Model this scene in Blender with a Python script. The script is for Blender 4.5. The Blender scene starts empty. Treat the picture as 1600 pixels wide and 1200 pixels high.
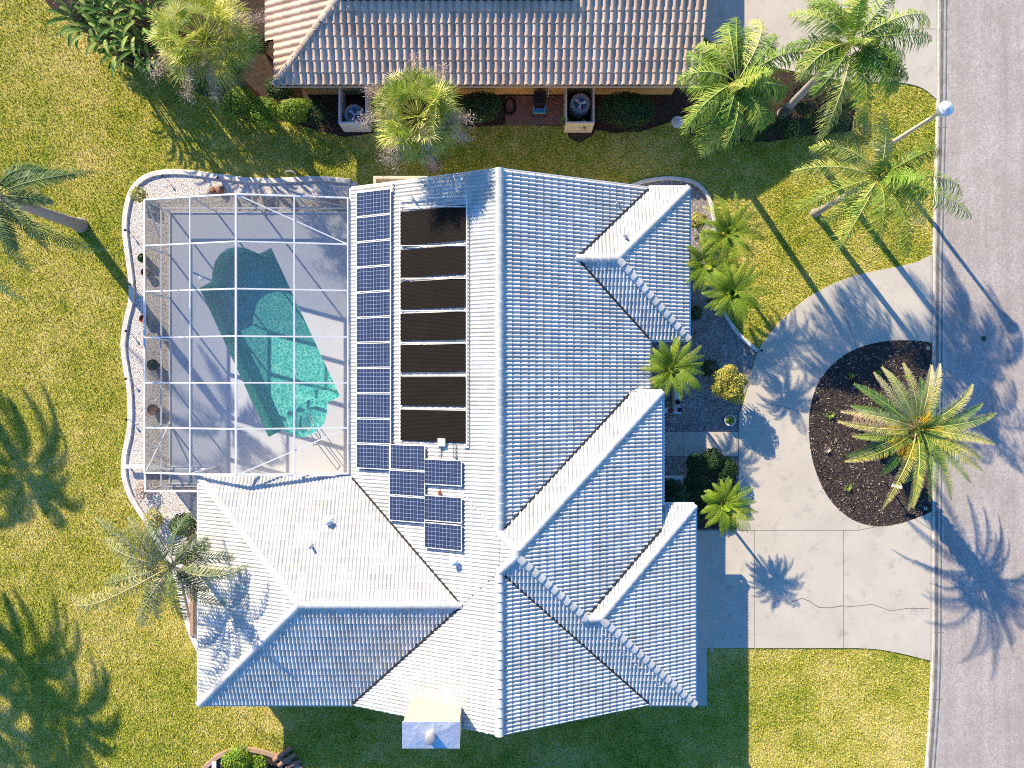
import bpy, bmesh, math, random
import numpy as np
from mathutils import Vector, Matrix
from mathutils.geometry import delaunay_2d_cdt

random.seed(7); np.random.seed(7)
R = math.radians
S = bpy.context.scene
H, F = 32.0, 1109.0            # camera height (m) and focal length in photograph pixels

# ------------------------------------------------------------------ camera, sky, sun, exposure
cam = bpy.data.cameras.new('camera'); cam.lens = 36.0*F/1600; cam.sensor_width = 36
cam.clip_end = 1000
co = bpy.data.objects.new('camera', cam); co.location = (0, 0, H)
S.collection.objects.link(co); S.camera = co

SUN_EL, SUN_DX, SUN_DY = 26.6, -0.605, 0.796          # the sun stands to the upper left
w = bpy.data.worlds.new('World'); S.world = w; w.use_nodes = True
nt = w.node_tree; bg = nt.nodes['Background']
sky = nt.nodes.new('ShaderNodeTexSky'); sky.sky_type = 'NISHITA'; sky.sun_disc = False
sky.sun_elevation = R(SUN_EL); sky.sun_rotation = math.atan2(SUN_DX, SUN_DY)
sky.ozone_density = 3.0; sky.dust_density = 0.3; sky.air_density = 1.0
hsv = nt.nodes.new('ShaderNodeHueSaturation'); hsv.inputs['Saturation'].default_value = 1.35; hsv.inputs['Hue'].default_value = .508
nt.links.new(sky.outputs[0], hsv.inputs['Color']); nt.links.new(hsv.outputs[0], bg.inputs[0]); bg.inputs[1].default_value = 0.145
sl = bpy.data.lights.new('sun', 'SUN'); sl.energy = 5.0; sl.angle = R(0.5); sl.color = (1.0, 0.87, 0.64)
so = bpy.data.objects.new('sun', sl); S.collection.objects.link(so)
ce = math.cos(R(SUN_EL))
so.rotation_euler = Vector((SUN_DX*ce, SUN_DY*ce, math.sin(R(SUN_EL)))).to_track_quat('Z', 'Y').to_euler()
S.view_settings.view_transform = 'Standard'; S.view_settings.look = 'None'
S.view_settings.exposure = 0.88; S.view_settings.gamma = 1.0
S.cycles.max_bounces = 8; S.cycles.transparent_max_bounces = 24
S.cycles.use_denoising = False
S.cycles.filter_width = 1.0

# ------------------------------------------------------------------ helpers
C = S.collection
OFF = {}

def P(px, py, z=0.0):
    """a point of the photograph at height z -> metres"""
    k = (H - z)/F
    return Vector(((px - 800)*k, -(py - 600)*k, z))

def P2(pts, z=0.0): return [tuple(P(x, y, z)[:2]) for x, y in pts]

def thing(name, label, cat, loc=(0, 0, 0), group=None):
    o = bpy.data.objects.new(name, None); C.objects.link(o); o.empty_display_size = .2
    o.location = loc; o['label'] = label; o['category'] = cat
    if group: o['group'] = group
    OFF[o.name] = Vector(loc)
    return o

def tag(o, label, cat, group=None, kind=None):
    o['label'] = label; o['category'] = cat
    if group: o['group'] = group
    if kind: o['kind'] = kind
    return o

def struct(o, label=None):
    o['kind'] = 'structure'
    if label: o['label'] = label
    return o

class MB:
    def __init__(s): s.v = []; s.f = []; s.t = []; s.sm = []
    def add(s, vs, fs, tint=0.5, smooth=False):
        n = len(s.v); s.v += [tuple(v) for v in vs]
        s.t += (list(tint) if hasattr(tint, '__len__') else [tint]*len(vs))
        for f in fs: s.f.append(tuple(i+n for i in f)); s.sm.append(smooth)
    def box(s, x0, y0, z0, x1, y1, z1, tint=.5):
        vs = [(x, y, z) for z in (z0, z1) for y in (y0, y1) for x in (x0, x1)]
        s.add(vs, [(0, 2, 3, 1), (4, 5, 7, 6), (0, 1, 5, 4), (2, 6, 7, 3), (0, 4, 6, 2), (1, 3, 7, 5)], tint)
    def bar(s, a, b, wd, ht=None, tint=.5):
        """a straight bar of rectangular section"""
        a = Vector(a); b = Vector(b); d = (b-a).normalized(); ht = ht or wd
        up = Vector((0, 0, 1)) if abs(d.z) < .95 else Vector((1, 0, 0))
        sx = d.cross(up).normalized()*wd/2; sy = sx.cross(d).normalized()*ht/2
        vs = [p+i*sx+j*sy for p in (a, b) for i, j in ((-1, -1), (1, -1), (1, 1), (-1, 1))]
        s.add(vs, [(3, 2, 1, 0), (4, 5, 6, 7), (0, 1, 5, 4), (1, 2, 6, 5), (2, 3, 7, 6), (3, 0, 4, 7)], tint)
    def tube(s, pts, rad, n=8, cap=True, tint=.5):
        pts = [Vector(p) for p in pts]; rr = rad if hasattr(rad, '__len__') else [rad]*len(pts)
        vs = []; fs = []
        for i, p in enumerate(pts):
            d = (pts[min(i+1, len(pts)-1)]-pts[max(i-1, 0)]).normalized()
            up = Vector((0, 0, 1)) if abs(d.z) < .9 else Vector((1, 0, 0))
            a = d.cross(up).normalized(); b = a.cross(d)
            vs += [p+rr[i]*(math.cos(t)*a+math.sin(t)*b) for t in [2*math.pi*k/n for k in range(n)]]
        for i in range(len(pts)-1):
            for k in range(n):
                k2 = (k+1) % n; fs.append((i*n+k, i*n+k2, (i+1)*n+k2, (i+1)*n+k))
        s.add(vs, fs, tint, True)
        if cap:
            m = (len(pts)-1)*n
            s.add(vs[:n], [tuple(range(n))], tint); s.add(vs[m:], [tuple(range(n))[::-1]], tint)
    def lathe(s, c, prof, n=20, tint=.5):
        """prof: list of (radius, z) about the vertical axis through c"""
        c = Vector(c); vs = []; fs = []
        for r, z in prof: vs += [c+Vector((r*math.cos(2*math.pi*k/n), r*math.sin(2*math.pi*k/n), z)) for k in range(n)]
        for i in range(len(prof)-1):
            for k in range(n):
                k2 = (k+1) % n; fs.append((i*n+k, i*n+k2, (i+1)*n+k2, (i+1)*n+k))
        s.add(vs, fs, tint, True)
    def poly(s, loops, z0, z1=None, tint=.5):
        """flat polygon (loops[0] outer, the rest holes) at z0; with z1 the sides down to z1 as well"""
        allp = []; ed = []
        for l in loops:
            k = len(allp); allp += [Vector((x, y)) for x, y in l]; ed += [(k+i, k+(i+1) % len(l)) for i in range(len(l))]
        vv, _, tr, *_r = delaunay_2d_cdt(allp, ed, [], 0, 1e-5)
        fs = []
        for t in tr:
            a, b, c = [vv[i] for i in t]; g = (a+b+c)/3; ins = False
            for l in loops: ins ^= bool(inpoly(np.array([g.x]), np.array([g.y]), l)[0])
            if not ins: continue
            cr = (b[0]-a[0])*(c[1]-a[1])-(b[1]-a[1])*(c[0]-a[0])
            fs.append(tuple(t) if cr > 0 else tuple(t)[::-1])
        s.add([(x, y, z0) for x, y in vv], fs, tint)
        if z1 is not None:
            for l in loops:
                n = len(l)
                s.add([(x, y, z0) for x, y in l]+[(x, y, z1) for x, y in l],
                      [(i, (i+1) % n, n+(i+1) % n, n+i) for i in range(n)], tint)
    def build(s, name, mat, parent=None):
        me = bpy.data.meshes.new(name); off = Vector((0, 0, 0))
        if parent is not None: off = OFF[parent.name]
        v = np.array(s.v, dtype=np.float32)-np.array(off, dtype=np.float32)
        me.from_pydata([tuple(x) for x in v.tolist()], [], s.f); 
        me.polygons.foreach_set('use_smooth', s.sm)
        at = me.attributes.new('tint', 'FLOAT', 'POINT'); at.data.foreach_set('value', np.array(s.t, dtype=np.float32))
        me.materials.append(mat); me.update()
        o = bpy.data.objects.new(name, me); C.objects.link(o)
        if parent is not None: o.parent = parent
        OFF[o.name] = off
        return o

def npmesh(name, V, Fq, mat, parent=None, tint=None, smooth=False):
    me = bpy.data.meshes.new(name); k = Fq.shape[1]
    off = np.array(OFF[parent.name]) if parent is not None else np.zeros(3)
    me.vertices.add(len(V)); me.vertices.foreach_set('co', (V-off).astype(np.float32).ravel())
    me.loops.add(Fq.size); me.loops.foreach_set('vertex_index', Fq.astype(np.int32).ravel())
    me.polygons.add(len(Fq)); me.polygons.foreach_set('loop_start', np.arange(0, Fq.size, k, dtype=np.int32))
    me.polygons.foreach_set('use_smooth', np.full(len(Fq), smooth) if np.isscalar(smooth) else smooth)
    me.update(calc_edges=True); me.validate()
    if tint is not None:
        at = me.attributes.new('tint', 'FLOAT', 'POINT'); at.data.foreach_set('value', tint.astype(np.float32))
    me.materials.append(mat)
    o = bpy.data.objects.new(name, me); C.objects.link(o)
    if parent is not None: o.parent = parent; OFF[o.name] = OFF[parent.name]
    return o

def smoothpath(pts, per=6, closed=False):
    n = len(pts); out = []
    rng = range(n if closed else n-1)
    for i in rng:
        g = lambda k: Vector(pts[k % n] if closed else pts[min(max(k, 0), n-1)])
        p0, p1, p2, p3 = g(i-1), g(i), g(i+1), g(i+2)
        for j in range(per):
            t = j/per
            out.append(tuple(.5*((2*p1)+(p2-p0)*t+(2*p0-5*p1+4*p2-p3)*t*t+(3*p1-p0-3*p2+p3)*t**3)))
    if not closed: out.append(tuple(pts[-1]))
    return out

def ribbon(mb, path, wd, z0, z1, tint=.5):
    """a kerb of width wd that follows path, top at z1"""
    n = len(path); L = []; Rr = []
    for i, p in enumerate(path):
        a = Vector(path[max(i-1, 0)]); b = Vector(path[min(i+1, n-1)]); d = (b-a).normalized()
        nr = Vector((-d.y, d.x))*wd/2; L.append(Vector(p)+nr); Rr.append(Vector(p)-nr)
    vs = []
    for l, r in zip(L, Rr):
        m = (l+r)/2; a = l*.82+m*.18; b = r*.82+m*.18
        vs += [(l.x, l.y, z0), (l.x, l.y, z1-.02), (a.x, a.y, z1), (b.x, b.y, z1), (r.x, r.y, z1-.02), (r.x, r.y, z0)]
    fs = []
    for i in range(n-1):
        for k in range(5): fs.append((i*6+k, i*6+k+1, i*6+k+7, i*6+k+6))
    fs += [(5, 4, 3, 2, 1, 0), tuple((n-1)*6+k for k in range(6))]
    mb.add(vs, fs, tint)

def inpoly(X, Y, poly):
    ins = np.zeros(X.shape, bool); n = len(poly)
    for i in range(n):
        x0, y0 = poly[i]; x1, y1 = poly[(i+1) % n]
        c = ((y0 > Y) != (y1 > Y)) & (X < (x1-x0)*(Y-y0)/((y1-y0) or 1e-9)+x0)
        ins ^= c
    return ins

# ------------------------------------------------------------------ materials
class Mat:
    def __init__(s, name, rough=.7, spec=.3):
        s.m = bpy.data.materials.new(name); s.m.use_nodes = True; s.nt = s.m.node_tree
        s.b = s.nt.nodes['Principled BSDF']; s.b.inputs['Roughness'].default_value = rough
        s.b.inputs['Specular IOR Level'].default_value = spec
        s.tc = s.nt.nodes.new('ShaderNodeTexCoord'); s.co = s.tc.outputs['Object']
        s.geo = s.nt.nodes.new('ShaderNodeNewGeometry').outputs['Position']
    def link(s, a, b): s.nt.links.new(a, b)
    def noise(s, scale, detail=3, rough=.6, co=None):
        n = s.nt.nodes.new('ShaderNodeTexNoise'); n.inputs['Scale'].default_value = scale
        n.inputs['Detail'].default_value = detail; n.inputs['Roughness'].default_value = rough
        s.link(co or s.geo, n.inputs['Vector']); return n.outputs['Fac']
    def voro(s, scale, feature='F1', out='Color', rnd=1):
        n = s.nt.nodes.new('ShaderNodeTexVoronoi'); n.feature = feature; n.inputs['Scale'].default_value = scale
        n.inputs['Randomness'].default_value = rnd
        s.link(s.geo, n.inputs['Vector']); return n.outputs[out]
    def attr(s, name='tint'):
        n = s.nt.nodes.new('ShaderNodeAttribute'); n.attribute_name = name; return n.outputs['Fac']
    def ramp(s, fac, stops, interp='LINEAR'):
        n = s.nt.nodes.new('ShaderNodeValToRGB'); r = n.color_ramp; r.interpolation = interp
        while len(r.elements) < len(stops): r.elements.new(.5)
        for e, (p, c) in zip(r.elements, stops):
            e.position = p; e.color = (c, c, c, 1) if not hasattr(c, '__len__') else (*c, 1)
        s.link(fac, n.inputs[0]); return n.outputs[0]
    def mix(s, fac, a, b, mode='MIX'):
        n = s.nt.nodes.new('ShaderNodeMix'); n.data_type = 'RGBA'; n.blend_type = mode
        for sock, val in ((n.inputs[0], fac), (n.inputs[6], a), (n.inputs[7], b)):
            if isinstance(val, (int, float)): sock.default_value = val
            elif isinstance(val, tuple): sock.default_value = (*val, 1)
            else: s.link(val, sock)
        return n.outputs[2]
    def math(s, op, a, b=0):
        n = s.nt.nodes.new('ShaderNodeMath'); n.operation = op
        for sock, val in ((n.inputs[0], a), (n.inputs[1], b)):
            if isinstance(val, (int, float)): sock.default_value = val
            else: s.link(val, sock)
        return n.outputs[0]
    def color(s, c):
        if isinstance(c, tuple): s.b.inputs['Base Color'].default_value = (*c, 1)
        else: s.link(c, s.b.inputs['Base Color'])
        return s
    def bump(s, h, strength=.5, dist=.02):
        n = s.nt.nodes.new('ShaderNodeBump'); n.inputs['Strength'].default_value = strength
        n.inputs['Distance'].default_value = dist; s.link(h, n.inputs['Height'])
        s.link(n.outputs[0], s.b.inputs['Normal']); return s

def plain(name, c, rough=.6, spec=.3, metal=0, var=.12, sc=3):
    m = Mat(name, rough, spec); m.b.inputs['Metallic'].default_value = metal
    n = m.noise(sc, 4)
    m.color(m.mix(n, tuple(x*(1-var) for x in c), tuple(min(1, x*(1+var)) for x in c)))
    return m.m

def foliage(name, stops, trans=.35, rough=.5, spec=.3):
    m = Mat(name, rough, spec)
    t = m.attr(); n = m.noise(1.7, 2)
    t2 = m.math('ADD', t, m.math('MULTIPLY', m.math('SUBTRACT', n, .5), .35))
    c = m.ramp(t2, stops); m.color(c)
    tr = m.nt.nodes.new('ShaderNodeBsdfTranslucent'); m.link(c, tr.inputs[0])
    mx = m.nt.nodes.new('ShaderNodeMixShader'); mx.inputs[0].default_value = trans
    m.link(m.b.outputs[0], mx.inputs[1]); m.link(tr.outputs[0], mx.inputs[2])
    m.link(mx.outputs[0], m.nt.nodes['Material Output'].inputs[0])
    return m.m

M = {}
def make_materials():
    m = Mat('lawn_soil', .9, .1)
    big = m.noise(.22, 5, .6); mid = m.noise(1.6, 6, .7); fine = m.noise(22, 4)
    f = m.math('ADD', m.math('MULTIPLY', m.math('ADD', big, .04), .60), m.math('ADD', m.math('MULTIPLY', mid, .45), m.math('ADD', .11, m.math('MULTIPLY', m.math('SUBTRACT', m.noise(13.0, 3, .65), .5), 1.15))))
    m.color(m.ramp(f, [(.40, (.08, .16, .015)), (.54, (.25, .285, .025)), (.67, (.45, .40, .06)), (.82, (.65, .52, .21))])).bump(fine, .6, .03)
    M['lawn'] = m.m
    m = Mat('grass_blade', .6, .2)
    big = m.noise(.22, 5, .6); mid = m.noise(1.6, 6, .7); t = m.attr()
    cl = m.noise(13.0, 3, .65)
    f = m.math('ADD', m.math('MULTIPLY', m.math('ADD', big, .04), .60), m.math('ADD', m.math('MULTIPLY', mid, .45), m.math('ADD', m.math('MULTIPLY', t, .22), m.math('MULTIPLY', m.math('SUBTRACT', cl, .5), 1.2))))
    c = m.ramp(f, [(.36, (.07, .17, .015)), (.54, (.32, .385, .03)), (.68, (.60, .54, .08)), (.84, (.85, .69, .28))])
    m.color(c)
    tr = m.nt.nodes.new('ShaderNodeBsdfTranslucent'); m.link(c, tr.inputs[0])
    mx = m.nt.nodes.new('ShaderNodeMixShader'); mx.inputs[0].default_value = .3
    m.link(m.b.outputs[0], mx.inputs[1]); m.link(tr.outputs[0], mx.inputs[2])
    m.link(mx.outputs[0], m.nt.nodes['Material Output'].inputs[0])
    M['grass'] = m.m
    m = Mat('asphalt', .85, .2)
    v = m.voro(16); s = m.ramp(v, [(0, (.29, .245, .215)), (.5, (.51, .43, .365)), (1, (.72, .62, .54))])
    mp = m.nt.nodes.new('ShaderNodeMapping'); mp.inputs['Scale'].default_value = (1.6, .12, 1); m.link(m.geo, mp.inputs['Vector'])
    st = m.math('MULTIPLY', m.math('ADD', m.noise(.5, 6, .7), m.noise(1.0, 5, .65, mp.outputs[0])), .5); sp = m.noise(45, 3, .7)
    c = m.mix(.45, s, m.ramp(sp, [(.3, (.24, .205, .195)), (.7, (.64, .56, .52))]))
    c = m.mix(m.ramp(st, [(.42, .0), (.60, .55)]), c, (.30, .24, .205))
    m.color(c).bump(sp, .5, .02); M['asphalt'] = m.m
    m = Mat('driveway_concrete', .75, .25)
    a = m.noise(.6, 6, .65); b = m.noise(1.3, 7, .75); d = m.noise(60, 2)
    c = m.mix(m.ramp(a, [(.3, 0), (.7, 1)]), (.64, .555, .435), (.52, .45, .36))
    c = m.mix(m.ramp(b, [(.55, 0), (.72, .8)]), c, (.27, .25, .22))
    c = m.mix(.22, c, m.ramp(d, [(.3, (.3, .28, .25)), (.7, (.72, .66, .6))]))
    m.color(c).bump(d, .2, .01); M['driveway'] = m.m
    m = Mat('kerb_concrete', .8, .2)
    a = m.noise(2, 6, .7); M['kerb'] = m.color(m.ramp(a, [(.3, (.34, .30, .26)), (.6, (.58, .52, .45)), (.8, (.66, .6, .53))])).m
    m = Mat('gutter_stain', .85, .2)
    a = m.noise(3, 5, .7); M['gutter_dark'] = m.color(m.ramp(a, [(.3, (.13, .115, .10)), (.7, (.30, .265, .23))])).m
    m = Mat('white_kerb', .7, .3)
    a = m.noise(4, 5); M['white_kerb'] = m.color(m.ramp(a, [(.3, (.55, .50, .46)), (.65, (.80, .76, .70))])).m
    m = Mat('river_gravel', .8, .3)
    v = m.voro(17); e = m.voro(17, 'DISTANCE_TO_EDGE', 'Distance')
    c = m.ramp(v, [(.0, (.30, .20, .17)), (.2, (.66, .55, .49)), (.6, (.84, .78, .72)), (1, (.93, .9, .86))])
    c = m.mix(m.ramp(e, [(0, .85), (.06, 0)]), c, (.20, .16, .14))
    m.color(c).bump(m.ramp(e, [(0, 0), (.3, 1)]), .6, .03); M['gravel'] = m.m
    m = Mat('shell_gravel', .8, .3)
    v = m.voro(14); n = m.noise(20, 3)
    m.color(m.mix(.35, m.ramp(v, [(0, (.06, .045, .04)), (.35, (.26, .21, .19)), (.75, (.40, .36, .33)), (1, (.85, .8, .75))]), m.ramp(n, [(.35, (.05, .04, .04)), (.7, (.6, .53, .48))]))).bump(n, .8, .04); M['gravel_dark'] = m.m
    def mulch(name, dark, mid, light):
        m = Mat(name, .9, .15)
        v = m.voro(15); n = m.noise(9, 5, .75)
        c = m.ramp(v, [(0, dark), (.55, mid), (.92, mid), (1, light)])
        c = m.mix(.5, c, m.ramp(n, [(.3, dark), (.75, mid)]))
        m.color(c).bump(m.noise(30, 4, .7), 1, .06); return m.m
    M['mulch'] = mulch('dark_mulch', (.016, .012, .010), (.12, .09, .078), (.62, .5, .42))
    M['bark'] = mulch('red_bark', (.02, .013, .010), (.10, .066, .05), (.5, .35, .27))
    M['dead_grass'] = mulch('mossy_soil', (.04, .035, .015), (.17, .13, .055), (.3, .25, .1))
    m = Mat('pool_deck', .6, .3)
    a = m.noise(.8, 5); b = m.noise(40, 2)
    m.color(m.mix(m.math('MULTIPLY', m.math('ADD', a, b), .5), (.50, .51, .54), (.64, .65, .68))).bump(b, .1, .005); M['deck'] = m.m
    def tile(name, c0, c1, dirt, amt):
        m = Mat(name, .75, .15)
        t = m.attr(); n = m.noise(.9, 6, .7); f = m.noise(14, 4, .7)
        c = m.mix(t, c0, c1)
        c = m.mix(m.ramp(n, [(.45, 0), (.8, amt)]), c, dirt)
        c = m.mix(m.ramp(f, [(.5, 0), (.8, amt*.7)]), c, dirt)
        m.color(c); return m.m
    M['tile'] = tile('white_roof_tile', (.54, .52, .48), (.73, .70, .645), (.36, .32, .26), .6)
    M['tile_cap'] = tile('white_cap_tile', (.60, .58, .54), (.72, .69, .64), (.40, .36, .30), .45)
    M['tan_tile'] = tile('tan_roof_tile', (.62, .42, .30), (.80, .57, .42), (.36, .25, .18), .45)
    M['tan_cap'] = tile('tan_cap_tile', (.45, .34, .27), (.62, .48, .38), (.2, .15, .12), .5)
    M['underlay'] = plain('roof_underlay', (.035, .033, .032), .9)
    M['tan_underlay'] = plain('tan_underlay', (.05, .035, .03), .9)
    M['white'] = plain('white_paint', (.80, .79, .77), .45, var=.04)
    M['alu'] = plain('white_aluminium', (.82, .82, .82), .35, .5, var=.03)
    M['stucco'] = plain('cream_stucco', (.70, .60, .47), .8, var=.06)
    M['orange_stucco'] = plain('orange_stucco', (.66, .38, .13), .8, var=.08)
    M['chimney'] = plain('chimney_stucco', (.54, .45, .335), .8, var=.05)
    M['fan_metal'] = plain('grey_fan', (.30, .30, .33), .45, .5)
    M['black'] = plain('black_plastic', (.015, .015, .018), .5)
    M['steel'] = plain('steel', (.55, .55, .57), .25, .5, metal=.9)
    M['glass'] = plain('window_glass', (.05, .07, .09), .08, .6)
    M['darkgrey'] = plain('dark_grey', (.06, .06, .065), .6)
    M['blue'] = plain('blue_tray', (.12, .40, .55), .5)
    M['brown'] = plain('brown_clay', (.17, .08, .055), .8)
    M['redpot'] = plain('red_pot', (.30, .07, .05), .6)
    M['rock'] = plain('red_rock', (.30, .15, .10), .9, var=.4, sc=8)
    M['log'] = plain('split_log', (.30, .17, .12), .9, var=.5, sc=12)
    M['paver'] = plain('brick_paver', (.24, .13, .10), .85, var=.4, sc=9)
    M['trunk'] = plain('palm_trunk', (.36, .31, .27), .9, var=.35, sc=9)
    M['trunk_dark'] = plain('rough_trunk', (.17, .12, .085), .9, var=.4, sc=12)
    M['wood'] = plain('weathered_wood', (.42, .28, .2), .9, var=.3, sc=7)
    M['lamp_white'] = plain('lamp_white', (.80, .82, .85), .3, .5, var=.04)
    m = Mat('concrete_post', .8, .2); M['post'] = m.color(m.ramp(m.noise(5, 4), [(.3, (.5, .42, .33)), (.7, (.72, .63, .52))])).m
    m = Mat('chimney_cap_metal', .38, .6); m.b.inputs['Metallic'].default_value = .7
    n = m.noise(1.6, 3); m.color((.80, .82, .86)).bump(n, .5, .2); M['cap_metal'] = m.m
    # solar cells: dark blue cells with pale grid lines
    m = Mat('solar_cells', .12, .5)
    br = m.nt.nodes.new('ShaderNodeTexBrick'); br.offset = 0; br.squash = 1
    br.inputs['Scale'].default_value = 1; br.inputs['Brick Width'].default_value = .162; br.inputs['Row Height'].default_value = .162
    br.inputs['Mortar Size'].default_value = .0065; br.inputs['Mortar Smooth'].default_value = .1
    br.inputs['Color1'].default_value = (.026, .036, .080, 1); br.inputs['Color2'].default_value = (.036, .050, .105, 1)
    br.inputs['Mortar'].default_value = (.30, .34, .43, 1)
    m.link(m.co, br.inputs['Vector']); m.color(br.outputs[0]); M['solar'] = m.m
    m = Mat('pool_heater_mat', .8, .08)
    wv = m.nt.nodes.new('ShaderNodeTexWave'); wv.bands_direction = 'Y'; wv.inputs['Scale'].default_value = 6
    m.link(m.co, wv.inputs['Vector'])
    n = m.noise(1.5, 4)
    c = m.mix(m.math('MULTIPLY', wv.outputs['Fac'], n), (.010, .008, .007), (.032, .025, .020)); m.color(c).bump(wv.outputs['Fac'], .15, .01); M['heater'] = m.m
    # pool plaster
    m = Mat('pool_plaster', .7, .2)
    n = m.noise(2.5, 5); m.color(m.ramp(n, [(.3, (.45, .60, .56)), (.7, (.62, .74, .68))])); M['plaster'] = m.m
    # water: bright caustic lines of the ripples are painted into the transparent colour
    m = bpy.data.materials.new('pool_water'); m.use_nodes = True; n = m.node_tree; n.nodes.clear()
    out = n.nodes.new('ShaderNodeOutputMaterial'); mx = n.nodes.new('ShaderNodeMixShader')
    tr = n.nodes.new('ShaderNodeBsdfTransparent'); gl = n.nodes.new('ShaderNodeBsdfGlossy'); gl.inputs['Roughness'].default_value = .05
    geo = n.nodes.new('ShaderNodeNewGeometry')
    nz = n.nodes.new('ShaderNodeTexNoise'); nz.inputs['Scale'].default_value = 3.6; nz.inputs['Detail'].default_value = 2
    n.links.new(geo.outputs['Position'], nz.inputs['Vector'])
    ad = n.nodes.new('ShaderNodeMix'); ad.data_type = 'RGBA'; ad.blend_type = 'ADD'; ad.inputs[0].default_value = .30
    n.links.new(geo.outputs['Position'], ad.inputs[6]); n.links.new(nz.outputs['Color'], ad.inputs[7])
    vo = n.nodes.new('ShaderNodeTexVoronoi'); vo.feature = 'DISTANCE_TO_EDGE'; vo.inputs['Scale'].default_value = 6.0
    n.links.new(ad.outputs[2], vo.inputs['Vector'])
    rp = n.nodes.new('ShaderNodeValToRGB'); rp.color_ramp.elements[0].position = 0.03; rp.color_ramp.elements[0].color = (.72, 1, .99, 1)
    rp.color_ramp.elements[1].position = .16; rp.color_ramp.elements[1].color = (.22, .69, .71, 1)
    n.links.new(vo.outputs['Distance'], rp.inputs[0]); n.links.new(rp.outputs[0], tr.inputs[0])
    bp = n.nodes.new('ShaderNodeBump'); bp.inputs['Strength'].default_value = .3; bp.inputs['Distance'].default_value = .05
    n.links.new(nz.outputs['Fac'], bp.inputs['Height']); n.links.new(bp.outputs[0], gl.inputs['Normal'])
    mx.inputs[0].default_value = .05; n.links.new(tr.outputs[0], mx.inputs[1]); n.links.new(gl.outputs[0], mx.inputs[2])
    n.links.new(mx.outputs[0], out.inputs[0]); M['water'] = m
    # insect screen
    def screen(name, dens, col):
        m = bpy.data.materials.new(name); m.use_nodes = True; n = m.node_tree; n.nodes.clear()
        out = n.nodes.new('ShaderNodeOutputMaterial'); mx = n.nodes.new('ShaderNodeMixShader')
        tr = n.nodes.new('ShaderNodeBsdfTransparent'); di = n.nodes.new('ShaderNodeBsdfDiffuse'); di.inputs[0].default_value = (*col, 1)
        mx.inputs[0].default_value = dens
        n.links.new(tr.outputs[0], mx.inputs[1]); n.links.new(di.outputs[0], mx.inputs[2]); n.links.new(mx.outputs[0], out.inputs[0])
        return m
    M['screen'] = screen('roof_screen', .11, (.25, .25, .25)); M['wallscreen'] = screen('wall_screen', .60, (.11, .095, .09))
    # leaves
    M['sabal'] = foliage('sabal_leaf', [(0, (.06, .14, .02)), (.35, (.28, .38, .04)), (.65, (.68, .64, .13)), (1, (.85, .74, .34))], .25)
    M['queen'] = foliage('queen_leaf', [(0, (.05, .13, .02)), (.35, (.20, .34, .035)), (.65, (.52, .55, .11)), (1, (.80, .72, .38))], .25)
    M['coco'] = foliage('coconut_leaf', [(0, (.03, .09, .03)), (.5, (.11, .20, .06)), (1, (.46, .46, .22))], .25)
    M['old_frond'] = foliage('old_frond', [(0, (.05, .10, .04)), (.45, (.15, .22, .08)), (.8, (.46, .42, .22)), (1, (.70, .58, .38))], .2)
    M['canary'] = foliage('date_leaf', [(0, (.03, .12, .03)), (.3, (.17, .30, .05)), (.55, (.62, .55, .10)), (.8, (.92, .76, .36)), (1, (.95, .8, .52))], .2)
    M['pygmy'] = foliage('pygmy_leaf', [(0, (.04, .12, .01)), (.5, (.22, .34, .02)), (1, (.60, .60, .09))], .3)
    M['cycad'] = foliage('dark_frond', [(0, (.01, .04, .015)), (1, (.06, .12, .04))], .2)
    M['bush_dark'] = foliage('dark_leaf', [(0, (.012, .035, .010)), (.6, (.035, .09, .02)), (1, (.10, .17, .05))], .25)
    M['bush_green'] = foliage('green_leaf', [(0, (.06, .15, .01)), (.6, (.24, .38, .03)), (1, (.55, .62, .10))], .3)
    M['bush_gold'] = foliage('gold_leaf', [(0, (.10, .15, .02)), (.5, (.42, .42, .07)), (1, (.78, .50, .14))], .3)
    M['banana'] = foliage('banana_leaf', [(0, (.03, .09, .02)), (.6, (.11, .22, .04)), (1, (.42, .50, .13))], .3, .65, .12)
    M['dry'] = foliage('dry_flower', [(0, (.30, .20, .15)), (1, (.80, .64, .52))], .2)
    M['datefruit'] = foliage('orange_fruit', [(0, (.45, .26, .02)), (1, (.85, .62, .05))], .2)
    M['chips'] = foliage('bark_chip', [(0, (.02, .015, .012)), (.6, (.09, .065, .055)), (.85, (.20, .14, .11)), (1, (.6, .48, .38))], .0, .9, .1)
    M['agave'] = foliage('small_leaf', [(0, (.14, .22, .03)), (1, (.45, .5, .1))], .2)
make_materials()

# ------------------------------------------------------------------ ground outlines (photograph px at ground level -> metres)
POOL = P2([(312, 450), (331, 440), (332.5, 423), (336.5, 408), (344, 397), (355, 389), (368, 386), (381, 386.5), (392, 391), (405, 397),
           (424, 387), (531.5, 619), (511, 630), (511.5, 644), (507, 661), (497, 673), (483, 681), (469, 683), (456, 680), (440, 672), (420, 683)])
X0, X1, Y0, Y1 = -15.41, -6.06, -3.72, 7.73           # pool deck
DECK = [(X0, Y1), (X0, -4.5), (-12.42, -4.5), (-12.42, -4.40), (X1, -4.40), (X1, Y1)]
kerbL = smoothpath([(548, 284), (500, 280), (470, 281), (430, 283), (390, 282), (340, 276), (290, 270), (252, 270.5), (226, 279), (208, 297), (200, 320),
                    (196, 355), (201, 400), (206, 440), (206, 470), (198, 505), (194, 540), (198, 575), (203, 605), (205, 640), (203, 675), (196, 710),
                    (195, 740), (203, 770), (215, 792), (228, 812), (250, 850), (275, 895), (284, 930), (291, 960), (300, 990), (312, 1015)], 5)
BEDL = P2(kerbL)+P2([(335, 1015), (335, 760), (560, 760), (560, 284)])
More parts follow.
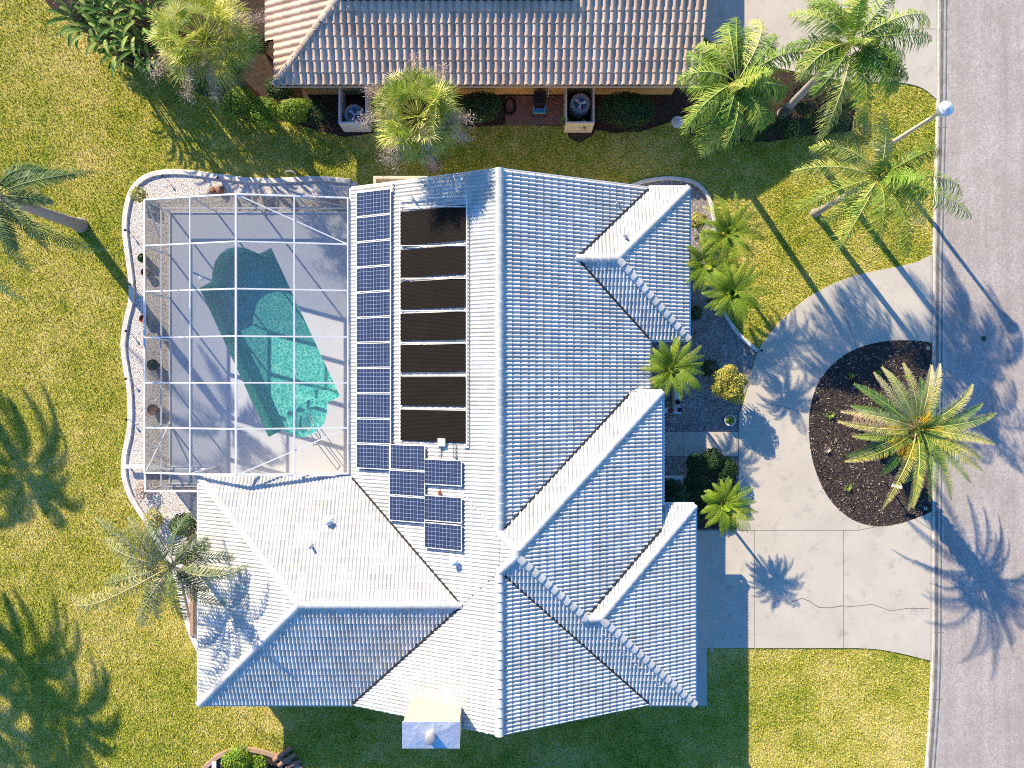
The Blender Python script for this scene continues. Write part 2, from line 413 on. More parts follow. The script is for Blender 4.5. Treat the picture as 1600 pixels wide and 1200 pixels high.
kerbE = smoothpath([(985, 291), (1010, 283), (1045, 279), (1080, 284), (1100, 299), (1112, 325), (1117, 370), (1118, 420), (1123, 460), (1133, 492), (1155, 524), (1183, 548)], 5)
BEDE = P2(kerbE)+P2([(1176, 570), (1169, 600), (1156, 640), (1153, 675), (1000, 675), (1000, 291)])
BEDS = P2([(1000, 712), (1153, 712), (1153, 828), (1000, 828)])
outer = smoothpath([(1456, 398), (1430, 410), (1400, 417), (1350, 427), (1310, 440), (1270, 460), (1235, 487), (1205, 518), (1185, 547), (1174, 580), (1165, 620), (1155, 645)], 5)
lower = smoothpath([(1340, 1012), (1370, 1014), (1400, 1019), (1430, 1026), (1454, 1032)], 4)
isl = smoothpath([(1455, 535), (1420, 532), (1385, 533), (1345, 542), (1310, 561), (1283, 590), (1268, 625), (1263, 665), (1267, 710), (1280, 752), (1300, 785),
                  (1330, 811), (1365, 822), (1400, 819), (1430, 810), (1455, 799)], 5)
ISLAND = P2(isl)
DRIVE = P2(outer)+P2([(1153, 675), (1020, 675), (1020, 712), (1153, 712), (1153, 828), (1070, 828), (1070, 1012), (1200, 1012)])+P2(lower)+P2([(1456, 1032), (1455, 799)])+P2(isl[::-1])+P2([(1456, 535)])
WALKS = P2([(1085, 1012), (1104, 1012), (1104, 1102), (1040, 1102), (1040, 1030), (1070, 1012.2)])
ND = P2([(1040, -400), (1462, -400), (1463, 156)]+smoothpath([(1463, 156), (1440, 138), (1410, 130), (1375, 128), (1345, 131), (1320, 128)], 4)[1:]+[(1230, 110), (1150, 95), (1102, 60)])
kerb_in = [(-3200, 1480), (-700, 1466), (0, 1464), (150, 1463), (400, 1457), (700, 1456), (1000, 1455), (1060, 1453.5), (1100, 1452), (1150, 1448.5), (1200, 1445), (1300, 1437), (1800, 1390), (4200, 1100)]
HOLE = [(-15.25, -3.6), (-6.2, -3.6), (-6.2, 7.6), (-15.25, 7.6)]
def kerbx(off): return [tuple(P(x+off, y)[:2]) for y, x in kerb_in]
NBED = P2([(330, 120), (345, 170), (390, 192), (450, 190), (500, 205), (540, 215), (600, 205), (700, 200), (790, 196), (885, 197), (888, 215), (905, 224), (925, 213), (932, 203),
           (960, 208), (1000, 206), (1050, 190), (1075, 210), (1130, 222), (1200, 222), (1260, 212), (1330, 205), (1340, 150), (1300, 125), (1100, 90), (410, 90)])
NWBED = P2(smoothpath([(60, -40), (75, 8), (110, 30), (150, 60), (180, 90), (215, 108), (245, 100), (300, 140), (340, 150), (440, 120), (440, -40)], 3))
SBED = P2(smoothpath([(310, 1210), (340, 1182), (375, 1170), (410, 1174), (440, 1185), (470, 1200), (480, 1220)], 4)+[(480, 1400), (300, 1400)])

def build_ground():
    # one sheet with an opening where the pool is dug in
    mb = MB(); h = (-15.2, -3.5, -6.3, 7.5); B = 140
    mb.poly([[(-B, -B), (B, -B), (B, B), (-B, B)], [(h[0], h[1]), (h[0], h[3]), (h[2], h[3]), (h[2], h[1])]], 0)
    struct(mb.build('lawn', M['lawn']), 'dry green lawn around the house')
    mb = MB(); mb.poly([DECK, POOL], .03, -.02); struct(mb.build('pool_deck', M['deck']), 'pale grey pool deck inside the screen cage')
    for nm, pl, z, mt, lb in (('gravel_bed', BEDL, .012, 'gravel', 'white gravel bed curving round the pool cage'),
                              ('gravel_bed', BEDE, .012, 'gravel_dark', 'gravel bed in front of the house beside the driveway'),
                              ('mulch_bed', P2([(1078, 716), (1142, 714), (1150, 745), (1150, 826), (1088, 826), (1078, 790)]), .02, 'mulch', 'dark soil under the clipped hedge'),
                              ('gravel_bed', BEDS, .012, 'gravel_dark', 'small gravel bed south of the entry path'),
                              ('mulch_bed', ISLAND, .035, 'mulch', 'dark mulch island inside the loop driveway'),
                              ('mulch_bed', NBED, .010, 'bark', 'mulch bed along the wall of the tan roofed house'),
                              ('mulch_bed', NWBED, .006, 'bark', 'mulch bed under the big leaved plants'),
                              ('mulch_bed', SBED, .010, 'bark', 'mulch bed at the bottom edge of the lawn')):
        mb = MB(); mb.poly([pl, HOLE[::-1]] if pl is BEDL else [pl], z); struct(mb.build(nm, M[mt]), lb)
    mb = MB(); mb.poly([DRIVE], .05, -.01); mb.poly([WALKS], .045, -.01); struct(mb.build('driveway', M['driveway']), 'pale concrete loop driveway')
    mb = MB(); mb.poly([ND], .05, -.01); struct(mb.build('driveway', M['driveway']), 'concrete driveway of the house with tan roof')
    # road with gutter and kerb
    mb = MB(); L = kerbx(19); mb.poly([L+[(28, L[-1][1]), (28, L[0][1])]], .008); struct(mb.build('road', M['asphalt']), 'pinkish grey asphalt road')
    mb = MB()
    def strip(o0, o1, z0, z1):
        A = kerbx(o0); Bq = kerbx(o1); n = len(A)
        mb.add([(x, y, z0) for x, y in A]+[(x, y, z1) for x, y in Bq], [(i, n+i, n+i+1, i+1) for i in range(n-1)])
    strip(-.6, 2, .0, .075); strip(2, 8, .075, .06); strip(8, 19.2, .06, .012)
    struct(mb.build('kerb', M['kerb']), 'concrete kerb and gutter along the road')
    mb = MB(); strip(4.5, 8, .074, .066); strip(13.2, 15.4, .0455, .0375); strip(8.0, 9.2, .0661, .062)
    struct(mb.build('gutter', M['gutter_dark']), 'dirty line of the gutter')
    # joints and cracks of the driveway
    mb = MB()
    def line(pts, wd=.02, z=.054): 
        pts = P2(pts)
        for a, b in zip(pts, pts[1:]):
            d = (Vector(b)-Vector(a)).normalized(); nn = Vector((-d.y, d.x))*wd/2; e = d*wd*.3
            mb.add([(a[0]-nn.x-e.x, a[1]-nn.y-e.y, z), (b[0]-nn.x+e.x, b[1]-nn.y+e.y, z), (b[0]+nn.x+e.x, b[1]+nn.y+e.y, z), (a[0]+nn.x-e.x, a[1]+nn.y-e.y, z)], [(0, 1, 2, 3)])
    line([(1087, 828.5), (1340, 828)]); line([(1340, 828), (1369, 822.5)]); line([(1178, 829.6), (1178, 1011.4)]); line([(1317, 829), (1317, 1011.4)])
    line([(1304, 447), (1337, 541)]); line([(1262, 645), (1202, 631)]); line([(1067, 676), (1067, 711.5)]); line([(1153.5, 645), (1153.5, 827)], .035)
    line([(1430, 811), (1454, 828)]); line([(1453.5, 800), (1453.5, 1031)]); line([(1453.5, 399), (1453.5, 534)]); line([(1341, 827), (1341, 820)])
    line([(1342, 46), (1461, 46)]); line([(1342, -100), (1342, 127)])
    struct(mb.build('driveway_joint', M['gutter_dark']), 'saw cut joints of the driveway')
    mb = MB()
    line([(1236, 940), (1252, 934), (1262, 938), (1278, 948), (1296, 949), (1317, 945.5)], .03, .0562)
    line([(1318, 947.5), (1340, 946), (1362, 943.5), (1375, 948), (1391, 954), (1415, 950), (1450, 950)], .02, .0562)
    struct(mb.build('driveway_crack', M['gutter_dark']), 'crack across the driveway')
    mb = MB()
    for y in (47, 200, 472, 640, 800, 988, 1092):
        xk = [p for p in kerbx(0)]; yy = P(0, y).y; pts_ = sorted((p[1], p[0]) for p in xk); kx0 = float(np.interp(yy, [q[0] for q in pts_], [q[1] for q in pts_]))
        for (o0, z0), (o1, z1) in (((2, .079), (8, .064)), ((8, .064), (19, .016))):
            mb.add([(kx0+o0*H/F, yy-.015, z0), (kx0+o1*H/F, yy-.015, z1), (kx0+o1*H/F, yy+.015, z1), (kx0+o0*H/F, yy+.015, z0)], [(0, 1, 2, 3)])
    struct(mb.build('kerb_joint', M['gutter_dark']), 'joints across the road kerb')
    # loose bark chips and leaf litter
    rs = np.random.RandomState(9); n = 9000; bx = [p[0] for p in ISLAND]; by = [p[1] for p in ISLAND]
    X = rs.uniform(min(bx), max(bx), n); Y = rs.uniform(min(by), max(by), n); k = inpoly(X, Y, ISLAND); X = X[k]; Y = Y[k]; n = len(X)
    a = rs.uniform(0, 6.28, n); L = rs.uniform(.015, .05, n); W = rs.uniform(.008, .02, n); V = np.zeros((n, 4, 3))
    for i, (su, sv) in enumerate(((-1, -1), (1, -1), (1, 1), (-1, 1))):
        V[:, i, 0] = X+su*L*np.cos(a)-sv*W*np.sin(a); V[:, i, 1] = Y+su*L*np.sin(a)+sv*W*np.cos(a); V[:, i, 2] = .045+rs.uniform(0, .03, n)
    o = npmesh('mulch_chips', V.reshape(-1, 3), np.arange(4*n).reshape(-1, 4), M['chips'], None, np.repeat(rs.rand(n), 4))
    tag(o, 'loose dark bark chips scattered over the mulch island', 'mulch', kind='stuff')
    # white kerbs round the beds
    for pth, wd, lb in ((P2(kerbL), .24, 'white concrete kerb winding round the gravel bed by the pool cage'), (P2(kerbE), .16, 'white concrete kerb of the front gravel bed')):
        mb = MB(); ribbon(mb, pth, wd, -.02, .10); struct(mb.build('kerb', M['white_kerb']), lb)
    mb = MB(); ribbon(mb, SBED[:-2], .22, -.02, .09); struct(mb.build('kerb', M['wood']), 'brown edging of the bed at the bottom')
    mb = MB(); mb.poly([P2([(790, 150), (887, 150), (887, 196), (790, 196)])], .03, -.01); struct(mb.build('patio', M['paver']), 'small reddish paver patio by the orange wall')
build_ground()

# ------------------------------------------------------------------ the white roofed house
EZ, SL = 2.45, .417
INF = 1e9
def comp_list():
    return [  # (x0,x1,y0,y1, plane values)
        (-6.66, 5.71, -13.3, 8.15, [('x', 1, 6.66), ('x', -1, 5.71)]),
        (-3.0, 6.15, -13.3, -.34, [('x', 1, 6.66), ('x', -1, 7.02), ('y', -1, .54), ('y', 1, 13.3)]),
        (0.0, 7.59, -13.3, -5.06, [('x', -1, 7.59), ('y', -1, -5.06), ('y', 1, 13.3)]),
        (0.0, 7.33, 1.87, 8.15, [('x', -1, 7.33), ('y', -1, 8.15), ('y', 1, -1.87)]),
        (-13.0, 0.0, -13.3, -3.86, [('x', 1, 13.0), ('y', -1, -3.86), ('y', 1, 13.3)])]
def pval(p, X, Y): return p[2]+p[1]*(X if p[0] == 'x' else Y)
def roofH(X, Y, comps, plane=None):
    out = np.full(X.shape, -INF); e = 1e-6; act = np.zeros(X.shape, bool)
    for x0, x1, y0, y1, ps in comps:
        v = np.full(X.shape, INF)
        for p in ps: v = np.minimum(v, pval(p, X, Y))
        dom = (X >= x0-e) & (X <= x1+e) & (Y >= y0-e) & (Y <= y1+e)
        if plane is not None and plane in ps: act |= dom & (pval(plane, X, Y) < v+.045)
        v = np.where(dom, v, -INF)
        out = np.maximum(out, v)
    return out if plane is None else (out, act)

def tiles(comps, ez, sl, pitch, course, amp, lip, name, mat, parent, seg=6, lift=.05, over=.03, vmin=0., pw=.6):
    """rolled clay tiles in overlapping courses over every plane of a roof"""
    planes = sorted({p for c in comps for p in c[4]})
    bx0 = min(c[0] for c in comps); bx1 = max(c[1] for c in comps); by0 = min(c[2] for c in comps); by1 = max(c[3] for c in comps)
    VV = []; FF = []; TT = []; SM = []; nv = 0
    for p in planes:
        ax, sg, c0 = p
        u0, u1 = ((by0, by1) if ax == 'x' else (bx0, bx1))
        U = np.arange(math.floor(u0/pitch)*pitch, u1+pitch, pitch/seg)
        vmax = 9.5; ch = course
        rows = np.arange(-over-vmin, vmax, ch)
        roll = lambda u: amp*np.power(.5+.5*np.cos(2*math.pi*u/pitch), pw)
        for r, v0 in enumerate(rows):
            v1 = v0+ch
            uc = (U[:-1]+U[1:])/2
            vc = np.full(uc.shape, max(v0+ch*.5, .0))
            for part, (a, b) in enumerate(((0, .34), (.34, .67), (.67, 1.0))):
                va = v0+ch*a; vb = v0+ch*b; vm = np.full(uc.shape, max((va+vb)/2, -vmin))
                co_ = (vm-c0)/sg
                X = co_ if ax == 'x' else uc; Y = uc if ax == 'x' else co_
                Hh, ac_ = roofH(X, Y, comps, p); kp = (vm > Hh-.05) & (vm < Hh+.04) & ac_
                idx = np.nonzero(kp)[0]
                if not len(idx): continue
                jit = np.random.RandomState(int(r*977+part*0+abs(c0)*100) % 99991)
                tv = np.repeat(jit.rand(len(U)//seg//2+2), seg*2)[:len(U)]
                za = lip*(1-a); zb = lip*(1-b)
                def pt(u, v, dz):
                    c_ = (v-c0)/sg
                    z = ez+sl*v+dz
                    cc = np.full(u.shape, c_)
                    return np.stack([cc, u, np.broadcast_to(z, u.shape)], 1) if ax == 'x' else np.stack([u, cc, np.broadcast_to(z, u.shape)], 1)
                ua, ub = U[idx], U[idx+1]
                # shared strip vertices for smooth rolls
                A = pt(U, va, roll(U)+za+lift); B = pt(U, vb, roll(U)+zb+lift)
                n = len(U)
                VV += [A, B]; TT += [tv, tv]
                f = np.stack([nv+idx, nv+idx+1, nv+n+idx+1, nv+n+idx], 1)
                flip = (ax == 'x' and sg > 0) or (ax == 'y' and sg < 0)
                FF.append(f[:, ::-1] if flip else f); SM.append(np.ones(len(idx), bool)); nv += 2*n
                if part == 0:
                    A2 = pt(U, va, roll(U)+lift-.012)
                    VV += [A2, A]; TT += [tv, tv]
                    f = np.stack([nv+idx, nv+idx+1, nv+n+idx+1, nv+n+idx], 1)
                    FF.append(f[:, ::-1] if flip else f); SM.append(np.zeros(len(idx), bool)); nv += 2*n
    V = np.concatenate(VV); Fq = np.concatenate(FF); T = np.concatenate(TT); sm = np.concatenate(SM)
    used, inv = np.unique(Fq.ravel(), return_inverse=True)
    return npmesh(name, V[used], inv.reshape(-1, 4), mat, parent, T[used], sm)

def underlay(comps, ez, sl, name, mat, parent, step=.12, drop=0.0, inset=0.0):
    xs = sorted({c[i] for c in comps for i in (0, 1)}); ys = sorted({c[i] for c in comps for i in (2, 3)})
    def grid(k):
        g = set(k); a = k[0]
        while a < k[-1]: g.add(round(a, 4)); a += step
        g = sorted(g); o = [g[0]]
        for q in g[1:]:
            if q-o[-1] > .004: o.append(q)
        return np.array(o)
    gx, gy = grid(xs), grid(ys)
    cx = (gx[:-1]+gx[1:])/2; cy = (gy[:-1]+gy[1:])/2
    CX, CY = np.meshgrid(cx, cy, indexing='ij'); inside = roofH(CX, CY, comps) > -INF/2
    i, j = np.nonzero(inside)
    # heights per cell corner, pulled a hair inwards so that the corner belongs to the cell
    V = []
    for di, dj in ((0, 0), (1, 0), (1, 1), (0, 1)):
        x = gx[i+di]; y = gy[j+dj]
        hx = x*.999+cx[i]*.001; hy = y*.999+cy[j]*.001
        V.append(np.stack([x, y, ez+sl*roofH(hx, hy, comps)-drop], 1))
    V = np.stack(V, 1).reshape(-1, 3); Fq = np.arange(len(V)).reshape(-1, 4)
    return npmesh(name, V, Fq, mat, parent)

def ridgecaps(segs, ez, sl, name, mat, parent, rad=.15, step=.36, lift=.07):
    for (x0, y0, v0), (x1, y1, v1) in segs:
        mb = MB(); a = Vector((x0, y0, ez+sl*v0+lift)); b = Vector((x1, y1, ez+sl*v1+lift))
        if b.z < a.z: lo, hi = b, a
        else: lo, hi = a, b
        L = (hi-lo).length; n = max(1, round(L/step)); d = (hi-lo)/n; dn = d.normalized()
        sx = dn.cross(Vector((0, 0, 1))).normalized(); up = sx.cross(dn)
        for k in range(n):
            p0 = lo+d*k-dn*.03; p1 = lo+d*(k+1)+dn*.02; vs = []; N = 8
            for p, r, dz in ((p0, rad*1.06, .028), (p1, rad*.9, .0)):
                for q in range(N+1):
                    t = math.pi*q/N
                    vs.append(p+sx*math.cos(t)*r+up*(math.sin(t)*r*.62+dz-.03))
            fs = [(q, q+1, N+2+q, N+1+q) for q in range(N)]
            mb.add(vs, fs, random.random(), True)
            mb.add(vs[:N+1], [tuple(range(N+1))[::-1]], .3)
        mb.build(name, mat, parent)

def valleys(segs, ez, sl, mat, parent, wd=.075, lift=.125):  # dark strips standing in for the shade along the cut tile edges
    for (x0, y0, v0), (x1, y1, v1) in segs:
        mb = MB(); a = Vector((x0, y0, ez+sl*v0+lift)); b = Vector((x1, y1, ez+sl*v1+lift)); n = (b-a).cross(Vector((0, 0, 1))).normalized()*wd/2
        mb.add([a-n-Vector((0,0,.08)), a-n, b-n, b-n-Vector((0,0,.08)), a+n-Vector((0,0,.08)), a+n, b+n, b+n-Vector((0,0,.08))], [(0, 1, 2, 3), (1, 5, 6, 2), (4, 7, 6, 5), (0, 4, 5, 1), (3, 2, 6, 7)])
        mb.build('valley_shade_strip', mat, parent)

def gutters(segs, ez, name, mat, parent, wd=.11):
    for a, b, nrm in segs:
        mb = MB(); n = Vector((*nrm, 0))*(wd/2+.01)
        mb.bar(Vector((*a, ez-.06))+n, Vector((*b, ez-.06))+n, wd, .12)
        mb.build(name, mat, parent)

def roof_point(px, py, plane, lift=0.):
    """where the photograph's ray meets a roof plane: value plane = (axis, sign, c)"""
    z = 3.0
    for _ in range(30):
        p = P(px, py, z); z = EZ+SL*pval(plane, p.x, p.y)+lift
    return P(px, py, z)

WPL = ('x', 1, 6.66)
def build_house():
    hs = thing('house', 'large single storey house with white tiled roof and solar panels', 'house', (0, -2.5, 0))
    comps = comp_list()
    rf = tiles(comps, EZ, SL, .155, .302, .046, .026, 'roof', M['tile'], hs, seg=6)
    underlay(comps, EZ, SL, 'roof_deck', M['underlay'], rf, .12, -.012)
    V_ = lambda x, y, v: (x, y, v)
    m = 6.185
    segs = [(V_(-.475, 8.17, m), V_(-.475, -5.645, m)), (V_(-.475, -13.32, m), V_(-.475, -7.115, m)),
            (V_(-.475, -5.645, m), V_(.18, -6.3, 6.84)), (V_(-.475, -7.115, m), V_(.18, -6.46, 6.84)), (V_(.18, -6.25, 6.84), V_(.18, -6.51, 6.84)),
            (V_(6.15, -.33, .87), V_(.18, -6.3, 6.84)), (V_(2.9, -9.18, 4.12), V_(.18, -6.46, 6.84)), (V_(2.75, -9.18, 4.12), V_(3.47, -9.18, 4.12)),
            (V_(7.59, -13.3, 0), V_(3.47, -9.18, 4.12)), (V_(7.59, -5.06, 0), V_(3.47, -9.18, 4.12)),
            (V_(2.57, 5.01, 3.14), V_(4.19, 5.01, 3.14)), (V_(7.33, 8.15, 0), V_(4.19, 5.01, 3.14)), (V_(7.33, 1.87, 0), V_(4.19, 5.01, 3.14)),
            (V_(-8.28, -8.58, 4.72), V_(-1.94, -8.58, 4.72)), (V_(-13, -3.86, 0), V_(-8.28, -8.58, 4.72)), (V_(-13, -13.3, 0), V_(-8.28, -8.58, 4.72))]
    ridgecaps(segs, EZ, SL, 'ridge_tiles', M['tile_cap'], rf)
    valleys([(V_(2.57, 5.01, 3.14), V_(5.66, 8.1, .05)), (V_(2.57, 5.01, 3.14), V_(5.69, 1.89, .02)), (V_(-.45, -5.65, 6.15), V_(4.8, -.40, .93)),
             (V_(-.45, -7.10, 6.15), V_(5.69, -13.25, .03)), (V_(2.85, -9.18, 4.12), V_(6.1, -5.95, .92)),
             (V_(-1.94, -8.58, 4.72), V_(-6.64, -3.88, .02)), (V_(-1.94, -8.58, 4.72), V_(-6.64, -13.28, .02))], EZ, SL, M['underlay'], rf)
    gutters([((-6.66, 8.15), (-6.66, -3.86), (-1, 0)), ((-13.0, -3.86), (-6.78, -3.86), (0, 1)), ((-13, -13.3), (-13, -3.86), (-1, 0)),
             ((-13, -13.3), (-6.66, -13.3), (0, -1)), ((5.71, -13.3), (7.59, -13.3), (0, -1)), ((7.59, -13.3), (7.59, -5.06), (1, 0)),
             ((6.28, -5.06), (7.59, -5.06), (0, 1)), ((5.71, -.34), (5.71, 1.75), (1, 0)),
             ((5.71, 1.87), (7.33, 1.87), (0, -1)), ((7.33, 1.87), (7.33, 8.15), (1, 0)), ((5.71, 8.15), (7.33, 8.15), (0, 1))], EZ, 'gutter', M['white'], rf)
    gutters([((6.15, -5.0), (6.15, -.34), (1, 0)), ((4.9, -.34), (6.15, -.34), (0, 1))], EZ+.36, 'gutter', M['white'], rf)
    # rake boards of the two gables and soffit
    for yy, s in ((8.15, 1), (-13.3, -1)):
        for xa in (-6.66, 5.71):
            mb = MB(); mb.bar((xa, yy+s*.03, EZ-.05), (-.475, yy+s*.03, EZ+SL*m-.05), .05, .20)
            mb.build('rake_board', M['white'], rf)
    mb = MB()
    mb.box(-6.6, -13.2, 2.28, 5.65, 8.05, 2.31); mb.box(-12.95, -13.25, 2.27, -6.62, -3.92, 2.30); mb.box(5.6, -13.25, 2.27, 7.54, -5.12, 2.30); mb.box(5.6, 1.93, 2.27, 7.28, 8.09, 2.30)
    mb.box(5.6, -5.0, 2.60, 6.13, -.36, 2.63)
    mb.build('soffit', M['white'], hs)
    mb = MB()
    mb.box(-6.06, -12.7, -.05, 5.11, 7.55, 2.29); mb.box(-12.4, -12.69, -.05, -6.07, -4.46, 2.29)
    mb.box(5.12, -12.69, -.05, 6.99, -5.66, 2.29); mb.box(5.12, 2.47, -.05, 6.73, 7.54, 2.29)
    for yy in (-12.7, 7.3):   # gable walls
        mb.add([(-6.06, yy, 2.3), (5.11, yy, 2.3), (-.475, yy, 4.6), (-6.06, yy+.25, 2.3), (5.11, yy+.25, 2.3), (-.475, yy+.25, 4.6)],
               [(0, 1, 2), (5, 4, 3), (0, 2, 5, 3), (1, 4, 5, 2)])
    mb.box(5.62, -.98, -.02, 5.98, -.62, 2.60); mb.box(5.62, -4.9, -.02, 5.98, -4.54, 2.60)
    mb.build('wall', M['stucco'], hs)
    def window(x0, y0, x1, y1, z0, z1, nrm):
        mb = MB(); n = Vector(nrm)
        a = Vector((x0, y0, 0)); b = Vector((x1, y1, 0)); d = (b-a).normalized(); o = n*.03
        for z in (z0, z1): mb.bar(a+o+Vector((0, 0, z)), b+o+Vector((0, 0, z)), .07)
        for p in (a, b, (a+b)/2): mb.bar(p+o+Vector((0, 0, z0)), p+o+Vector((0, 0, z1)), .06)
        fr = mb.build('window', M['white'], hs)
        mb = MB(); mb.add([a+n*.012+Vector((0, 0, z0)), b+n*.012+Vector((0, 0, z0)), b+n*.012+Vector((0, 0, z1)), a+n*.012+Vector((0, 0, z1))], [(0, 1, 2, 3)])
        mb.build('pane', M['glass'], fr)
    window(6.73, 3.6, 6.73, 6.3, .9, 2.0, (1, 0, 0)); window(5.11, .2, 5.11, 1.9, .9, 2.0, (1, 0, 0))
    window(-6.06, 5.5, -6.06, 1.2, .1, 2.1, (-1, 0, 0)); window(-6.06, -.2, -6.06, -2.8, .1, 2.1, (-1, 0, 0))
    window(-12.4, -6.6, -12.4, -8.6, .9, 2.0, (-1, 0, 0)); window(-10, -12.69, -8, -12.69, .9, 2.0, (0, -1, 0)); window(1.5, 7.55, 3.4, 7.55, .9, 2.0, (0, 1, 0))
    mb = MB()
    for k in range(4): mb.box(7.0, -11.7, .06+k*.52, 7.05, -6.8, .56+k*.52)
    mb.build('garage_door', M['white'], hs)
    mb = MB(); mb.box(5.12, -3.3, .05, 5.17, -2.2, 2.1); fd = mb.build('front_door', M['brown'], hs)
    mb = MB(); mb.tube([(5.18, -2.35, 1.0), (5.25, -2.35, 1.0), (5.25, -2.35, 1.15)], .015, 6); mb.build('handle', M['steel'], fd)
    # chimney with metal cap and flue
    zt = 5.75; ch = MB(); k = (H-zt)/F
    x0, x1, ya, yb = -170*k, -82.5*k, -528*k, -567*k
    ch.box(x0, yb, -.02, x1, ya, zt); c = ch.build('chimney', M['chimney'], hs)
    mb = MB(); vs = []
    e = .03
    for x, y, z in ((x0-e, yb-e, zt+.004), (x1+e, yb-e, zt+.004), (x1+e, ya+e, zt+.004), (x0-e, ya+e, zt+.004)): vs.append((x, y, z))
    for x, y, z in ((x0-e, yb-e, zt+.06), (x1+e, yb-e, zt+.06), (x1+e, ya+e, zt+.06), (x0-e, ya+e, zt+.06)): vs.append((x, y, z))
    cx, cy = (x0+x1)/2, (ya+yb)/2; vs.append((cx, cy, zt+.13))
    mb.add(vs, [(0, 1, 5, 4), (1, 2, 6, 5), (2, 3, 7, 6), (3, 0, 4, 7), (4, 5, 8), (5, 6, 8), (6, 7, 8), (7, 4, 8), (3, 2, 1, 0)])
    mb.build('chimney_cap', M['cap_metal'], c)
    mb = MB(); mb.lathe((cx, cy, zt+.1), [(.19, -.03), (.19, .33), (.17, .35), (0, .35)], 20); mb.build('flue', M['fan_metal'], c)
    # solar panels on the west plane
    base = bpy.data.meshes.new('solar_panel'); L_, W_ = 1.62, .975
    def panel_mesh():
        mb = MB(); mb.v = []; mb.box(0, 0, .0, L_, W_, .035)
        return mb
    proto_g = panel_mesh().build('solar_panel', M['solar'], hs)
    fr = MB()
    for a, b in (((0, 0), (L_, 0)), ((0, W_), (L_, W_))): fr.bar((a[0]-.02, a[1], .022), (b[0]+.015, b[1], .022), .03, .048)
    for a, b in (((0, 0), (0, W_)), ((L_, 0), (L_, W_))): fr.bar((a[0], a[1]+.02, .022), (b[0], b[1]-.015, .022), .03, .048)
    proto_f = fr.build('panel_frame', M['alu'], hs)
    # undo the offset of the house: these two meshes are in their own coordinates
    off = Vector(OFF[hs.name])
    for o in (proto_g, proto_f):
        o.data.transform(Matrix.Translation(off))
    proto_f.parent = proto_g
    th = math.atan(SL)
    rot = Matrix(((math.cos(th), 0, -math.sin(th)), (0, 1, 0), (math.sin(th), 0, math.cos(th))))
    spots = []
    ys0 = roof_point(583, 297, WPL, .22).y; ys1 = roof_point(583, 733, WPL, .22).y; dy = (ys0-ys1)/11
    for kx in range(11): spots.append((roof_point(558, 500, WPL, .22).x, ys0-dy*(kx+1)+.02))
    xb = roof_point(609, 600, WPL, .22).x; yb0 = roof_point(635, 694, WPL, .22).y
    for kx in range(3): spots.append((xb, yb0-dy*(kx+1)+.02))
    xc = roof_point(664, 600, WPL, .22).x
    for py in (717, 774, 817): spots.append((xc, roof_point(690, py, WPL, .22).y-dy+.02))
    for i, (x, y) in enumerate(spots):
        if i == 0: g = proto_g
        else:
            g = proto_g.copy(); C.objects.link(g); f2 = proto_f.copy(); C.objects.link(f2); f2.parent = g
        g.matrix_local = Matrix.Translation(Vector((x, y, EZ+SL*(x+6.66)+.19))-off) @ rot.to_4x4()
        OFF[g.name] = off
    # pool heating mats and their pipe
    xl = roof_point(626, 500, WPL, .15).x; xr = roof_point(727, 500, WPL, .15).x
    bounds = [(325, 379), (386, 430), (437, 481), (488, 531), (538, 581), (589, 634), (641, 690)]
    for a, b in bounds:
        ya_ = P(676, a, 4.2).y; yb_ = P(676, b, 4.2).y
        mb = MB(); z = lambda x: EZ+SL*(x+6.66)+.17
        mb.add([(xl, yb_, z(xl)), (xr, yb_, z(xr)), (xr, ya_, z(xr)), (xl, ya_, z(xl)), (xl, yb_, z(xl)-.04), (xr, yb_, z(xr)-.04), (xr, ya_, z(xr)-.04), (xl, ya_, z(xl)-.04)],
               [(0, 1, 2, 3), (0, 4, 5, 1), (1, 5, 6, 2), (2, 6, 7, 3), (3, 7, 4, 0)])
        mb.build('heating_mat', M['heater'], hs)
    mb = MB(); q = lambda px, py, l=.20: roof_point(px, py, WPL, l)
    mb.tube([q(729.5, 306), q(729.5, 697), q(724, 697)], .028, 6); mb.tube([q(624.5, 312), q(624.5, 690)], .02, 6)
    mb.tube([q(624.5, 312), q(729.5, 306)], .02, 6); mb.tube([q(612, 283), q(612, 300)], .03, 6); mb.tube([q(610, 302), q(610, 690)], .03, 6)
    for a, b in bounds: mb.tube([q(626, a-2, .19), q(727, a-2, .19)], .022, 6)
    mb.build('pipe', M['white'], hs)
    for px, a, b in ((686, 694, 716), (690, 694, 716), (709, 694, 716), (713, 694, 716), (686, 760, 775), (711, 760, 775), (711, 861, 870)):
        mb = MB(); mb.tube([q(px, a, .15), q(px, b, .15)], .014, 5); mb.build('conduit', M['darkgrey'], hs)
    # junction box, vents
    p = q(690.5, 691, .05); mb = MB(); mb.box(p.x-.15, p.y-.14, p.z-.05, p.x+.15, p.y+.16, p.z+.22); mb.build('junction_box', M['lamp_white'], hs)
    def vent(px, py, pl, r=.06, h=.3, m_='white', cap=False):
        p = roof_point(px, py, pl, .05); mb = MB()
        mb.lathe(p, [(r*2.2, -.03), (r*2.0, .03), (r, .06), (r, h), (r*.7, h), (0, h-.02)], 14)
        if cap: mb.lathe(p, [(r*.9, h), (r*1.8, h), (r*1.5, h+.07), (0, h+.10)], 14)
        mb.build('vent_pipe', M[m_], hs)
    NS = ('y', -1, -3.86)
    vent(515, 813, NS, .09, .22, 'lamp_white', True); vent(488, 853, NS, .05, .32, 'steel'); vent(710, 876, WPL, .09, .25, 'lamp_white', True)
